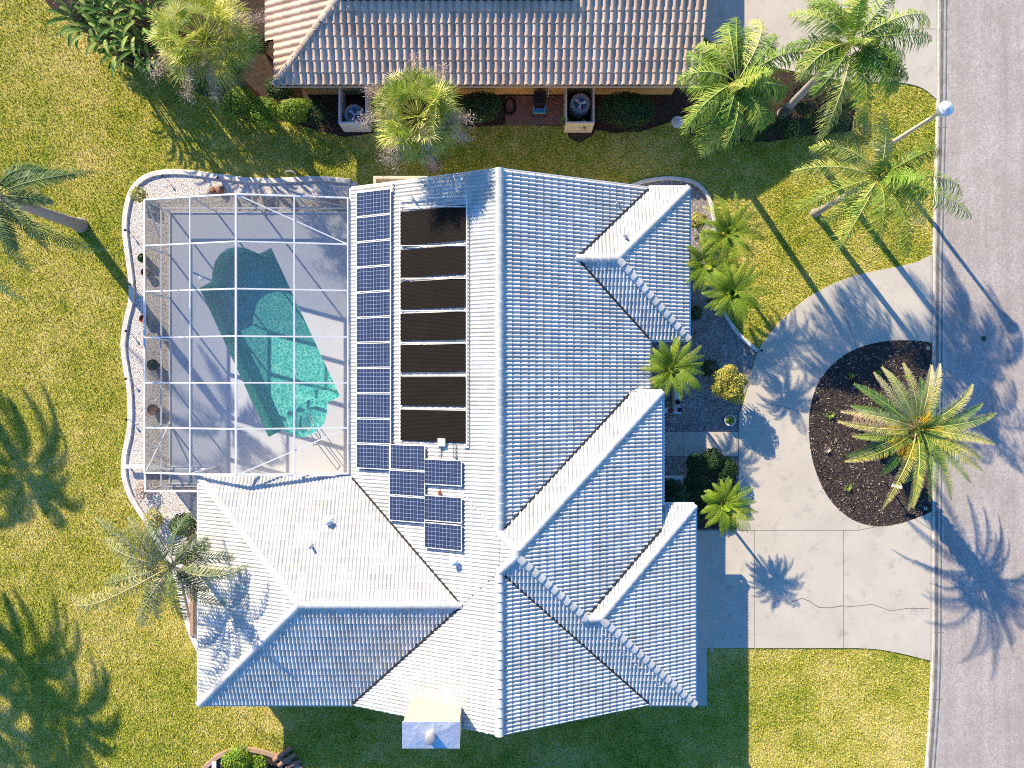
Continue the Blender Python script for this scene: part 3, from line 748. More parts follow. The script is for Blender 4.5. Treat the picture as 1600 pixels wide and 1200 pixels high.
    vent(688, 770, WPL, .05, .18, 'redpot'); vent(977, 371, ('y', -1, 8.15), .06, .25, 'steel'); vent(964, 318, ('x', -1, 5.71), .05, .12, 'steel'); vent(646, 312, WPL, .05, .35, 'steel')
    vent(712, 714, WPL, .04, .25, 'steel')
build_house()

# low planter walls at the entry, with pots
def build_entry():
    for pts, lb in ((((1035, 641), (1058, 641), (1058, 610)), 'low white planter wall north of the entry path with pots on it'),
                    (((1030, 749), (1072, 749), (1072, 792)), 'low white planter wall south of the entry path around a fern')):
        w_ = MB(); pp = [P(x, y, .5) for x, y in pts]
        a, b, c = pp; t = .11
        w_.box(a.x-.3, a.y-t, -.01, b.x+t, a.y+t, .5)
        y0, y1 = sorted((b.y, c.y))
        if c.y > b.y: w_.box(b.x-t, b.y+t, -.01, b.x+t, y1, .5)
        else: w_.box(b.x-t, y0, -.01, b.x+t, b.y-t, .5)
        w_.box(b.x-t-.05, b.y-t-.05, .503, b.x+t+.05, b.y+t+.05, .56)
        tag(w_.build('planter_wall', M['white']), lb, 'wall')
    for px, py, col, lb in ((1058, 628, 'black', 'small black flower pot on the low white wall'), (1047, 641, 'redpot', 'small red flower pot on the low white wall')):
        p = P(px, py, .55); t = thing('flower_pot', lb, 'pot', (p.x, p.y, .5), 'pots on the planter wall')
        mb = MB(); mb.lathe((p.x, p.y, .5), [(0, .0), (.07, .0), (.11, .16), (.12, .16), (.12, .18), (.10, .18), (.09, .15), (0, .15)], 16); mb.build('pot', M[col], t)
    for px, py, lb in ((1061, 640, 'small square white lantern on the corner of the north planter wall'), (1071, 751, 'small square white lantern on the corner of the south planter wall')):
        p = P(px, py, .6); t = thing('lantern', lb, 'lantern', (p.x, p.y, .56), 'lanterns on planter walls')
        mb = MB()
        for i in (-1, 1):
            for j in (-1, 1): mb.bar((p.x+i*.07, p.y+j*.07, .56), (p.x+i*.07, p.y+j*.07, .78), .02)
        mb.box(p.x-.09, p.y-.09, .78, p.x+.09, p.y+.09, .80); mb.build('frame', M['black'], t)
        mb = MB(); mb.box(p.x-.055, p.y-.055, .57, p.x+.055, p.y+.055, .77); mb.build('glass', M['lamp_white'], t)
build_entry()

# ------------------------------------------------------------------ pool, screen cage
def build_pool():
    c = P(421, 530)
    pool = thing('swimming_pool', 'teal swimming pool with rounded ends set in the grey deck', 'swimming pool', (c.x, c.y, 0))
    mb = MB(); n = len(POOL)
    D = -1.15
    mb.add([(x, y, .03) for x, y in POOL]+[(x, y, D) for x, y in POOL], [(i, (i+1) % n, n+(i+1) % n, n+i) for i in range(n)])
    mb.poly([POOL], D)
    mb.build('basin', M['plaster'], pool)
    mb = MB(); cc = P(478, 652)
    for r, z in ((1.55, -.85), (1.15, -.6), (.78, -.35)):
        pts = [(cc.x+.35+r*math.cos(t), cc.y-.3+r*math.sin(t)) for t in [2*math.pi*k/28 for k in range(28)]]
        mb.poly([pts], z, D)
    mb.build('steps', M['plaster'], pool)
    mb = MB(); n = len(POOL)
    cx = sum(p[0] for p in POOL)/n; cy = sum(p[1] for p in POOL)/n
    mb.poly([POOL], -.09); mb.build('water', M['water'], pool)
    mb = MB()
    for o in ((0, 0), (11, -4)):
        a = P(474+o[0], 657+o[1], .3); b = P(490+o[0], 685+o[1], .8); d = P(497+o[0], 694+o[1])
        mb.tube([(a.x, a.y, -.5), (a.x, a.y, .35), (b.x, b.y, .85), (d.x, d.y, .75), (d.x, d.y, .02)], .022, 6)
    mb.build('handrail', M['steel'], pool)
    p = P(314.5, 434.5); t = MB(); t.lathe((p.x, p.y, .03), [(.0, .006), (.12, .006), (.125, 0)], 20)
    tag(t.build('skimmer_lid', M['white']), 'round white lid in the deck left of the pool', 'lid')
build_pool()

def build_cage():
    root = thing('screen_enclosure', 'white framed screen cage over the pool and deck', 'pool cage', (-11, 2, 0))
    xs = [-15.41, -13.3, -11.23, -8.95, -6.82]; zs = [2.2, 2.65, 3.1, 2.80, 2.50]
    ys = [7.73, 5.80, 3.88, 1.95, .05, -1.83, -3.72]
    for y in ys:
        mb = MB(); wd = .06
        for i in range(4):
            if i == 1: continue
            a, b = (i, i+1) if i else (0, 2)
            mb.bar((xs[a], y, zs[a]), (xs[b], y, zs[b]), wd, .12)
        mb.build('rafter', M['alu'], root)
    for i in (0, 1, 2, 3, 4):
        mb = MB(); mb.bar((xs[i], ys[0], zs[i]+.02), (xs[i], ys[-1], zs[i]+.02), .075 if i in (0, 2) else .05, .08); mb.build('purlin', M['alu'], root)
    for y in ys+[-4.5]:
        mb = MB(); mb.bar((xs[0], y, .02), (xs[0], y, zs[0]), .06); mb.build('post', M['alu'], root)
    for i in (1, 2, 3, 4):
        mb = MB(); mb.bar((xs[i], ys[0], .02), (xs[i], ys[0], zs[i]), .06); mb.build('post', M['alu'], root)
    mb = MB(); mb.bar((-13.05, -4.5, .02), (-13.05, -4.5, 2.15), .06); mb.build('post', M['alu'], root)
    mb = MB(); mb.bar((-13.3, -3.72, .02), (-13.3, -3.72, 2.6), .06); mb.build('post', M['alu'], root)
    for a, b in (((xs[0], ys[0]), (xs[0], -4.5)), ((xs[0], ys[0]), (xs[4], ys[0])), ((xs[0], -4.5), (-13.05, -4.5)), ((xs[0], -3.72), (-13.3, -3.72))):
        mb = MB(); mb.bar((*a, .82), (*b, .82), .06); mb.bar((*a, .05), (*b, .05), .06)
        mb.build('rail', M['alu'], root)
    mb = MB(); mb.bar((xs[0], -3.72, 2.2), (xs[0], -4.5, 2.15), .07); mb.bar((xs[0], -4.5, 2.15), (-13.05, -4.5, 2.15), .08); mb.build('rail', M['alu'], root)
    for a, b in (((xs[2], ys[0], 3.1), (xs[4], ys[1], 2.5)), ((xs[2], ys[-1], 3.1), (xs[4], ys[-2], 2.5)),
                 ((xs[0], ys[0], 2.15), (xs[0], ys[1]+.6, .9)), ((xs[0], ys[-1], 2.15), (xs[0], ys[-2], .1)),
                 ((xs[3], ys[0], 2.75), (xs[4], ys[0], .8))):
        mb = MB(); mb.bar(a, b, .05); mb.build('brace', M['alu'], root)
    mb = MB()
    for j in range(6):
        for i in range(4):
            mb.add([(xs[i], ys[j], zs[i]+.075), (xs[i+1], ys[j], zs[i+1]+.075), (xs[i+1], ys[j+1], zs[i+1]+.075), (xs[i], ys[j+1], zs[i]+.075)], [(0, 3, 2, 1)])
    mb.build('roof_screen', M['screen'], root)
    mb = MB(); o = .012
    mb.add([(xs[0]-o, ys[0], .06), (xs[0]-o, -4.5, .06), (xs[0]-o, -4.5, 2.15), (xs[0]-o, ys[0], 2.2)], [(0, 1, 2, 3)])
    for i in range(4): mb.add([(xs[i], ys[0]+o, .06), (xs[i+1], ys[0]+o, .06), (xs[i+1], ys[0]+o, zs[i+1]), (xs[i], ys[0]+o, zs[i])], [(0, 1, 2, 3)])
    mb.add([(xs[0], -4.5-o, .06), (-13.05, -4.5-o, .06), (-13.05, -4.5-o, 2.15), (xs[0], -4.5-o, 2.15)], [(0, 1, 2, 3)])
    mb.build('wall_screen', M['wallscreen'], root)
    # drain trough that runs out from the cage corner
    a = P(192, 729, .3); mb = MB(); mb.bar((a.x, a.y, .3), (-15.45, a.y, .32), .16, .10)
    mb.bar((a.x+.1, a.y, 0), (a.x+.1, a.y, .28), .06); mb.build('downspout', M['alu'], root)
build_cage()

# ------------------------------------------------------------------ the neighbour with the tan roof
def build_neighbour():
    nb = thing('house', 'house with tan barrel tile roof and orange wall at the top edge', 'house', (-1, 18, 0))
    comps = [(-10.27, 7.75, 14.3, 21.5, [('x', 1, 9.85), ('y', 1, -12.45), ('y', -1, 30.0)]), (-9.85, 7.75, 12.45, 14.3, [('x', 1, 9.85), ('y', 1, -12.45)]),
             ]
    rf = tiles(comps, EZ, SL, .31, .42, .10, .035, 'roof', M['tan_tile'], nb, seg=8, lift=.05, vmin=.42, pw=.6)
    underlay(comps, EZ, SL, 'roof_deck', M['tan_underlay'], rf, .15, -.01)
    ridgecaps([((-9.85, 12.45, 0), (-7.12, 15.18, 2.73)), ((-7.12, 15.18, 2.73), (-2, 20.3, 7.85))], EZ, SL, 'ridge_tiles', M['tan_cap'], rf, .17, .42, .08)
    # raised upper roof whose lower edge shows at the top of the picture
    up = [(-7.0, 2.55, 15.25, 22.0, [('x', 1, 7.0+.2), ('y', 1, -15.25+.2), ('x', -1, 2.75)])]
    r2 = tiles(up, EZ+1.22, SL, .31, .42, .075, .05, 'upper_roof', M['tan_tile'], nb, seg=8, lift=.05)
    underlay(up, EZ+1.22, SL, 'roof_deck', M['tan_underlay'], r2, .15, -.01)
    mb = MB(); mb.box(-6.7, 15.45, 3.2, 2.25, 21.9, 3.62); mb.box(-9.25, 13.05, -.02, 7.2, 21.4, 2.30); mb.build('wall', M['orange_stucco'], nb)
    mb = MB(); mb.box(-9.8, 12.5, 2.31, 7.7, 21.4, 2.34); mb.build('soffit', M['white'], nb)
    gutters([((-9.85, 12.45), (7.75, 12.45), (0, -1)), ((-10.27, 14.3), (-10.27, 21.5), (-1, 0))], EZ-.05, 'gutter', M['tan_cap'], nb, .03)
    mb = MB(); mb.bar((7.78, 12.45, EZ-.02), (7.78, 21.5, EZ+SL*9.05-.02), .05, .2); mb.build('rake_board', M['stucco'], nb)
    p = P(857, 142, 1.5); mb = MB(); mb.box(p.x-.14, 12.9, 1.2, p.x+.14, 13.045, 1.75); mb.tube([(p.x+.05, 12.95, .05), (p.x+.05, 12.95, 1.2)], .03, 6); mb.build('meter_box', M['white'], nb)
    # air conditioners in their white screens
    def fence(xa, xb, ya, yb, h, lb, mat):
        mb = MB(); t = .06
        mb.box(xa, ya, 0, xb, ya+t, h); mb.box(xa, ya+t+.002, 0, xa+t, yb, h); mb.box(xb-t, ya+t+.002, 0, xb, yb, h)
        nn = int((xb-xa)/.12)
        for k in range(nn): mb.box(xa+k*.12+.005, ya-.012, .02, xa+k*.12+.1, ya-.001, h-.02)
        tag(mb.build('privacy_screen', M[mat]), lb, 'screen wall')
    def ac(px, py, lb, fan=True):
        p = P(px, py, .8); t = thing('air_conditioner', lb, 'air conditioner', (p.x, p.y, 0), 'air conditioners by the tan roofed house')
        mb = MB(); mb.lathe((p.x, p.y, 0), [(.44, .02), (.46, .1), (.46, .72), (.44, .80), (.30, .84), (.29, .80), (.29, .62), (0, .60)], 28); mb.build('casing', M['fan_metal'], t)
        mb = MB()
        for k in range(3):
            a = 2*math.pi*k/3+.3
            mb.add([(p.x, p.y, .72), (p.x+.27*math.cos(a-.35), p.y+.27*math.sin(a-.35), .70), (p.x+.28*math.cos(a), p.y+.28*math.sin(a), .73), (p.x+.27*math.cos(a+.35), p.y+.27*math.sin(a+.35), .76)], [(0, 1, 2, 3), (3, 2, 1, 0)])
        mb.lathe((p.x, p.y, .70), [(.07, 0), (.07, .06), (0, .07)], 10)
        mb.build('fan', M['alu'], t)
    ac(907, 161, 'round grey air conditioner in the cream screen by the orange wall')
    ac(553, 178, 'air conditioner in the white screen left of the fan palm')
    k = (H-1.2)/F
    fence(84*k, 129*k, 408*k, 13.0, 1.2, 'cream three sided screen wall around the round air conditioner', 'stucco')
    fence(-272*k, -228*k, 409*k, 13.0, 1.1, 'white slatted screen wall left of the fan palm', 'white')
    # things on the small patio
    p = P(843, 162, .6); g = thing('grill_cart', 'black and blue cart standing on the small paver patio', 'cart', (p.x, p.y, 0))
    mb = MB(); mb.box(p.x-.26, p.y-.10, .35, p.x+.26, p.y+.42, .95); mb.build('cabinet', M['black'], g)
    mb = MB()
    mb.box(p.x-.27, p.y-.42, .55, p.x+.27, p.y-.36, .62); mb.box(p.x-.27, p.y-.36, .55, p.x-.22, p.y-.1, .60); mb.box(p.x+.22, p.y-.36, .55, p.x+.27, p.y-.1, .60)
    mb.box(p.x-.24, p.y-.38, .50, p.x+.24, p.y-.20, .54); mb.build('tray', M['blue'], g)
    for i in (-1, 1):
        for yy in (-.38, .38):
            mb = MB(); mb.bar((p.x+i*.24, p.y+yy, .03), (p.x+i*.24, p.y+yy, .5), .04); mb.build('leg', M['black'], g)
    p = P(797, 166, .05); mb = MB()
    for k in range(5):
        r = .34-.02*k; mb.tube([(p.x+r*.8*math.cos(t), p.y+r*1.2*math.sin(t), .05+.035*(k % 3)) for t in [2*math.pi*q/24 for q in range(25)]], .02, 6, False)
    tag(mb.build('garden_hose', M['black']), 'coiled dark garden hose on the paver patio', 'hose')
    p = P(1058, 191); mb = MB(); mb.lathe((p.x, p.y, 0), [(0, .06), (.26, .06), (.27, .02), (.27, 0)], 24); tag(mb.build('stepping_stone', M['white_kerb']), 'round pale stepping stone near the drooping palm', 'stepping stone')
build_neighbour()

# ------------------------------------------------------------------ plants
def frond_curve(o, az, reach, e0, e1, n=14, twist=0.):
    """points of a frond's rib: leaves at elevation e0, ends at e1, ends 'reach' metres out"""
    pts = [Vector((0, 0))]; ds = []
    for i in range(n):
        t = (i+.5)/n; e = e0+(e1-e0)*t**1.1; ds.append(e); pts.append(pts[-1]+Vector((math.cos(e), math.sin(e))))
    sc = reach/max(.2, pts[-1].x); out = []
    for i, p in enumerate(pts):
        a = az+twist*(i/n)**2
        out.append(Vector(o)+Vector((math.cos(a)*p.x*sc, math.sin(a)*p.x*sc, p.y*sc)))
    return out

def feather(mb, o, az, reach, e0, e1, leaf, nl, wd, droop, fwd=.75, start=.12, vee=.1, rib=.02, tint=None, tipdry=.0, ragged=.1, twist=0.):
    pts = frond_curve(o, az, reach, e0, e1, 14, twist); n = len(pts)-1
    tt = random.uniform(.2, .7) if tint is None else tint
    mb.tube(pts, [rib*(1-.85*i/n) for i in range(n+1)], 4, False, tint=[min(1, tt+.3)]*((n+1)*4))
    for k in range(nl):
        t = start+(1-start)*(k+.5)/nl; f = t*n; i = min(int(f), n-1); p = pts[i].lerp(pts[i+1], f-i); d = (pts[i+1]-pts[i]).normalized()
        sx = d.cross(Vector((0, 0, 1)))
        if sx.length < .01: continue
        sx.normalize(); up = sx.cross(d)
        prof = math.sin(math.pi*min(1, (.18+.82*(t-start)/(1-start)))**.8)**.6 if t < 1 else .3
        for s in (-1, 1):
            L = leaf*max(.25, prof)*random.uniform(1-ragged, 1+ragged)
            fw = fwd*(1+.5*t)+random.uniform(-ragged, ragged)
            dr = (sx*s+d*fw+up*(vee+random.uniform(-ragged, ragged))).normalized()
            q1 = p+dr*L*.5+Vector((0, 0, -droop*L*.14)); q2 = p+dr*L*(1-droop*.18)+Vector((0, 0, -droop*L*.62))
            w_ = d*wd*.5
            tn = tt+random.uniform(-.15, .15)+tipdry*t
            mb.add([p-w_*.8, p+w_*.8, q1+w_, q1-w_, q2], [(0, 1, 2, 3), (3, 2, 4)], [tn-.08, tn-.08, tn+.02, tn+.02, tn+.25+tipdry*.3])

def trunk(mb, base, top, r0, r1, bend=0., n=14, bulge=0.):
    base = Vector(base); top = Vector(top); d = top-base; sd = Vector((d.x, d.y, 0)); pts = []; rr = []
    for i in range(n+1):
        t = i/n; p = base+d*t
        if bend: p += sd*bend*math.sin(math.pi*t)*-.5
        pts.append(p); rr.append((r0+(r1-r0)*t+(.35*r0*max(0, .12-t)/.12))*(1+.05*(-1)**i))
    mb.tube(pts, rr, 12)

def feather_palm(name, label, basepx, crownpx, z, tips, mat, kw, n_extra=0, rreach=(2, 3), r0=.2, r1=.13, tmat='trunk', group=None, e0=(.5, 1.0), e1=(-1.3, -.6), cat='palm tree', seed=1, upright=3, shaft=0, bend=0.):
    random.seed(seed)
    b = P(*basepx); cr = P(*crownpx, z)
    t = thing(name, label, cat, (b.x, b.y, 0), group)
    mb = MB(); trunk(mb, (b.x, b.y, -.02), cr-Vector((0, 0, .15)), r0, r1, bend); mb.build('trunk', M[tmat], t)
    if shaft:
        mb = MB(); mb.tube([cr-Vector((0, 0, shaft)), cr-Vector((0, 0, shaft*.5)), cr+Vector((0, 0, .15))], [r1*1.1, r1*1.25, r1*.5], 10); mb.build('crown_shaft', M['queen'], t)
    mb = MB()
    for tp in tips:
        q = P(tp[0], tp[1], z-.5); d = q-cr; a = math.atan2(d.y, d.x)
        ee = tp[2] if len(tp) > 2 else 0
        feather(mb, cr+Vector((.1*math.cos(a), .1*math.sin(a), 0)), a, math.hypot(d.x, d.y), random.uniform(*e0)+ee*.3, random.uniform(*e1)+ee, twist=random.uniform(-.25, .25), **kw)
    for k in range(n_extra):
        a = 2*math.pi*(k*.618)+random.uniform(-.3, .3)
        feather(mb, cr+Vector((.1*math.cos(a), .1*math.sin(a), -.05)), a, random.uniform(*rreach), random.uniform(*e0)-.2, random.uniform(*e1), twist=random.uniform(-.25, .25), **kw)
    for k in range(upright):
        a = random.uniform(0, 6.28); feather(mb, cr, a, random.uniform(.5, 1.1)*rreach[0]*.5, random.uniform(1.2, 1.4), random.uniform(.5, 1.0), **kw)
    mb.build('crown', M[mat], t)
    return t, cr

QK = dict(leaf=.68, nl=72, wd=.033, droop=1.15, fwd=.55, start=.14, vee=-.1, rib=.022, ragged=.38)
feather_palm('queen_palm', 'queen palm with drooping fronds at the right end of the tan roof', (1098, 192), (1152, 128), 6.0,
             [(1056, 195), (1092, 222), (1142, 232), (1186, 205), (1098, 70), (1132, 38), (1200, 40), (1245, 78), (1062, 120), (1215, 150), (1120, 205)], 'queen', QK, 12, (1.6, 2.4), .17, .12, seed=11, group='queen palms near the road', shaft=.7)
feather_palm('queen_palm', 'large queen palm in front of the top right driveway', (1222, 178), (1330, 66), 6.6,
             [(1440, 78), (1404, 132), (1340, 195), (1285, 205), (1237, 110), (1270, 10), (1325, -55), (1400, -20), (1432, 30), (1228, 40), (1370, 160)], 'queen', QK, 12, (1.8, 2.7), .18, .12, seed=12, group='queen palms near the road', shaft=.7)
feather_palm('queen_palm', 'wide sparse queen palm beside the kerb above the driveway mouth', (1273, 333), (1372, 278), 5.4,
             [(1238, 262), (1240, 322), (1292, 388), (1352, 385), (1412, 398), (1482, 352), (1492, 290), (1448, 232), (1352, 190), (1275, 222), (1320, 330)], 'queen', dict(QK, nl=56), 4, (1.6, 2.7), .15, .10, seed=13, group='queen palms near the road', shaft=.6)
CK = dict(leaf=.52, nl=50, wd=.04, droop=.5, fwd=.65, start=.18, vee=.0, rib=.03, ragged=.15)
feather_palm('coconut_palm', 'tall palm at the left edge with its thick grey trunk leaning outwards', (126, 352), (-8, 306), 5.4,
             [(152, 281), (132, 412), (100, 372), (60, 420), (30, 395), (5, 470), (60, 258), (110, 268), (-80, 440), (-150, 340), (-120, 240), (-30, 190)], 'coco', CK, 5, (1.6, 2.4), .26, .17, seed=21)
feather_palm('coconut_palm', 'ragged palm beside the lower left corner of the white roof', (300, 836), (268, 884), 4.5,
             [(138, 960), (180, 842, .4), (190, 795, .5), (232, 800, .6), (222, 978), (388, 905), (345, 948), (300, 960), (325, 830, .5), (170, 905)], 'old_frond', dict(QK, nl=60, leaf=.52, droop=.9, wd=.030), 9, (1.4, 2.3), .14, .10, seed=22)
# palms just outside the left edge, whose shadows lie on the lawn
for i, (x, y, z, r, sd) in enumerate(((-29.6, 6.2, 6.2, 3.2, 31), (-30.6, -1.2, 7.0, 3.4, 32), (-29.9, -7.0, 6.4, 3.4, 33), (-28.6, -4.0, 6.8, 3.2, 34))):
    k = F/(H-z); b = (800+x*F/H, 600-y*F/H); cpx = (800+x*k, 600-y*k)
    tips = [(cpx[0]+r*k*math.cos(a), cpx[1]+r*k*math.sin(a)) for a in [2*math.pi*q/12+.2*sd for q in range(12)]]
    feather_palm('coconut_palm', ['tall palm beyond the left edge whose crown shadow lies farthest up the lawn', 'second palm beyond the left edge, counted from the top', 'lowest of the palms beyond the left edge', 'palm beyond the left edge that leans nearest to the frame'][i], b, cpx, z, tips, 'coco', dict(CK, nl=56, wd=.055), 10, (1.8, 3.2), .2, .14, seed=sd, group='palms outside the left edge')

# the big date palm in the island
def canary():
    random.seed(5)
    b = P(1347, 659); cr = P(1434, 670, 4.3)
    t = thing('date_palm', 'large date palm with orange fruit stalks in the mulch island', 'palm tree', (b.x, b.y, 0))
    mb = MB(); trunk(mb, (b.x, b.y, -.02), cr-Vector((0, 0, .1)), .36, .36, 0, 18)
    for k in range(150):
        h = k/150; a = k*2.399; p = Vector((b.x, b.y, 0)).lerp(cr, h); d = Vector((math.cos(a), math.sin(a), 0))
        mb.bar(p+d*.30, p+d*.45+Vector((0, 0, .10)), .11, .05)
    mb.build('trunk', M['trunk_dark'], t)
    mb = MB(); K = dict(leaf=.33, nl=72, wd=.021, droop=.12, fwd=.5, start=.16, vee=.35, rib=.035, ragged=.12, tipdry=.35)
    tips = [(1310, 634, .75), (1306, 670, .7), (1336, 690, .3), (1325, 728, .4), (1365, 782, .55), (1402, 780, .3), (1415, 792, .45), (1455, 778, .1), (1490, 776, .1), (1513, 752, .1),
            (1530, 738, .5), (1538, 712, .5), (1542, 684, .5), (1546, 656, .25), (1530, 640, .0), (1518, 610, .5), (1466, 572, .75), (1450, 575, .75), (1405, 572, .7), (1372, 577, .75), (1342, 597, .75), (1500, 700, .3), (1478, 735, .2), (1470, 700, .5)]
    for x, y, tn in tips:
        q = P(x, y, 4.7); d = q-cr; a = math.atan2(d.y, d.x); rr = math.hypot(d.x, d.y)
        feather(mb, cr+Vector((.12*math.cos(a), .12*math.sin(a), .0)), a, rr, random.uniform(.55, .85), random.uniform(-.55, -.1), tint=tn*.6, twist=random.uniform(-.12, .12), **K)
    for k in range(14):
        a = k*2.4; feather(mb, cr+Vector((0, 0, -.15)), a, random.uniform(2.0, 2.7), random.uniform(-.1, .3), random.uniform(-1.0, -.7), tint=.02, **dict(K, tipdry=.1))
    for k in range(5):
        a = random.uniform(0, 6.28); feather(mb, cr, a, random.uniform(.5, 1.0), 1.3, random.uniform(.6, 1.0), tint=.15, **dict(K, nl=50, tipdry=.15))
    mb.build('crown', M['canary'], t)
    for px, py, r in ((1446, 658, .22), (1408, 690, .30), (1419, 703, .24), (1462, 672, .14), (1432, 705, .16), (1400, 672, .22)):
        mb = MB(); q = P(px, py, 4.55); d = Vector((q.x-cr.x, q.y-cr.y, 0)).normalized()
        for k in range(150):
            s = Vector((random.gauss(0, r*.45), random.gauss(0, r*.45), random.gauss(0, .08))); p0 = q+s
            p1 = p0+d*.16+Vector((random.gauss(0, .06), random.gauss(0, .06), random.uniform(-.05, .08))); w_ = Vector((-d.y, d.x, 0))*.014
            mb.add([p0-w_, p0+w_, p1+w_, p1-w_], [(0, 1, 2, 3)], random.random())
        mb.tube([cr+Vector((0, 0, -.05)), (cr+q)/2+Vector((0, 0, .12)), q], .02, 5, True, .5)
        mb.build('fruit_stalk', M['datefruit'], t)
canary()

# pygmy date palms
PK = dict(leaf=.22, nl=44, wd=.018, droop=.45, fwd=.55, start=.12, vee=.1, rib=.012, ragged=.15)
def pygmy(bpx, cpx, z, r, seed, label, n=30, mat='pygmy', group='pygmy date palms in the front beds', K=PK):
    k = F/(H-z); random.seed(seed)
    tips = [(cpx[0]+r*k*random.uniform(.8, 1.1)*math.cos(a), cpx[1]+r*k*random.uniform(.8, 1.1)*math.sin(a)) for a in [2*math.pi*q/n+random.uniform(-.15, .15) for q in range(n)]]
    feather_palm('pygmy_palm', label, bpx, cpx, z, tips, mat, K, 16, (r*.4, r*.85), .06, .06, 'trunk_dark', group, (.5, 1.0), (-.9, -.3), seed=seed, upright=4)
pygmy((1103, 377), (1136, 366), 2.6, 1.4, 41, 'pygmy date palm nearest the top of the front gravel bed')
pygmy((1072, 424), (1102, 414), 2.3, 1.3, 42, 'pygmy date palm touching the white roof edge, middle of the cluster')
pygmy((1106, 470), (1142, 458), 2.7, 1.2, 43, 'pygmy date palm at the lower end of the cluster')
pygmy((1030, 578), (1050, 576), 2.5, 1.25, 44, 'pygmy date palm in the corner between roof and entry')
pygmy((1106, 776), (1131, 789), 2.3, 1.12, 45, 'pygmy date palm beside the clipped hedge and driveway')
pygmy((1043, 767), (1046, 768), .9, .6, 46, 'dark fern like palm inside the low planter wall', 16, 'cycad', None)

def fan_palm(name, label, basepx, crownpx, z, seed, n=46, R0=1.0, stalks=7, group='fan palms beside the tan roofed house', stalk_az=None):
    random.seed(seed); b = P(*basepx); cr = P(*crownpx, z)
    t = thing(name, label, 'palm tree', (b.x, b.y, 0), group)
    mb = MB(); trunk(mb, (b.x, b.y, -.02), cr-Vector((0, 0, .1)), .2, .2); mb.build('trunk', M['trunk_dark'], t)
    mb = MB()
    for k in range(n):
        el = math.asin(-.35+1.3*(k+.5)/n) if -.35+1.3*(k+.5)/n < 1 else 1.35
        a = k*2.399+random.uniform(-.2, .2); pl = R0*random.uniform(.75, 1.05)
        d = Vector((math.cos(a)*math.cos(el), math.sin(a)*math.cos(el), math.sin(el)))
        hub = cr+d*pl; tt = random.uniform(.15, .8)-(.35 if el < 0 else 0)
        mb.tube([cr+d*.1, cr+d*pl*.5+Vector((0, 0, .05)), hub], [.02, .015, .012], 4, False, .5)
        sx = d.cross(Vector((0, 0, 1))).normalized(); up = sx.cross(d).normalized()
        roll = random.uniform(-.5, .5); sx, up = sx*math.cos(roll)+up*math.sin(roll), up*math.cos(roll)-sx*math.sin(roll)
        ns = 34
        for q in range(ns):
            th = (q/(ns-1)-.5)*3.9; L = random.uniform(.62, .92)*(1-.18*abs(th)/1.9)
            dr = d*math.cos(th)+sx*math.sin(th)+up*(.12+random.uniform(-.08, .08))
            dr.normalize(); w_ = dr.cross(up).normalized()*.019
            m1 = hub+dr*L*.55; e = hub+dr*L+Vector((0, 0, -.22*L*random.uniform(.6, 1.6)))
            tn = tt+random.uniform(-.15, .2)
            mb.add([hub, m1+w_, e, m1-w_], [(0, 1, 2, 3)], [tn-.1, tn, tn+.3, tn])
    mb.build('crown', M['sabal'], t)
    for k in range(stalks):
        a = (stalk_az[k] if stalk_az else k*2*math.pi/stalks)+random.uniform(-.2, .2); mb = MB()
        c = frond_curve(cr, a, R0*1.75, .75, -.75, 10)
        mb.tube(c, [.018*(1-.7*i/10) for i in range(11)], 4, False, .4)
        for q in range(900):
            i = random.uniform(4, 10); j = min(int(i), 9); p = c[j].lerp(c[j+1], i-j)+Vector([random.gauss(0, .15) for _ in range(3)])
            dr = Vector([random.gauss(0, 1) for _ in range(3)]).normalized()*random.uniform(.05, .13); w_ = Vector([random.gauss(0, 1) for _ in range(3)]).normalized()*.011
            mb.add([p-w_, p+w_, p+dr], [(0, 1, 2)], random.random())
        mb.build('flower_stalk', M['dry'], t)
fan_palm('fan_palm', 'bushy fan palm at the left end of the tan roof', (395, 149), (322, 62), 4.2, 51, 80, 1.45, 4, stalk_az=[-2.0, -1.2, .5, -2.6])
fan_palm('fan_palm', 'fan palm with brown flower stalks between the two houses', (678, 262), (652, 182), 5.3, 52, 72, 1.2, 9, stalk_az=[1.2, 1.55, 2.7, 3.3, 3.9, -1.9, -1.2, -.5, -.1])

def leafy(mb, c, rad, n, size, seed, up=.3, flat=0.):
    random.seed(seed); c = Vector(c); rad = Vector(rad)
    bumps = [Vector([random.gauss(0, 1) for _ in range(3)]).normalized() for _ in range(9)]
    for k in range(n):
        d = Vector([random.gauss(0, 1) for _ in range(3)]).normalized()
        if d.z < -.3: d.z = -d.z
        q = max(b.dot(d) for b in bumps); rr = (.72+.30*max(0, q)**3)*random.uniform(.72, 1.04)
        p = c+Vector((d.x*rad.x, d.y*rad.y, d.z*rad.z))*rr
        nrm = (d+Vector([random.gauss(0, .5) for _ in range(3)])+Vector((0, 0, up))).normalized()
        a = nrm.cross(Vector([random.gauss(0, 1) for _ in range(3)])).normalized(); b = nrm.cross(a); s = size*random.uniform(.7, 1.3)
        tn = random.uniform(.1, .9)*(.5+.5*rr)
        mb.add([p-a*s, p-b*s*.45, p+a*s, p+b*s*.45], [(0, 1, 2, 3)], tn)

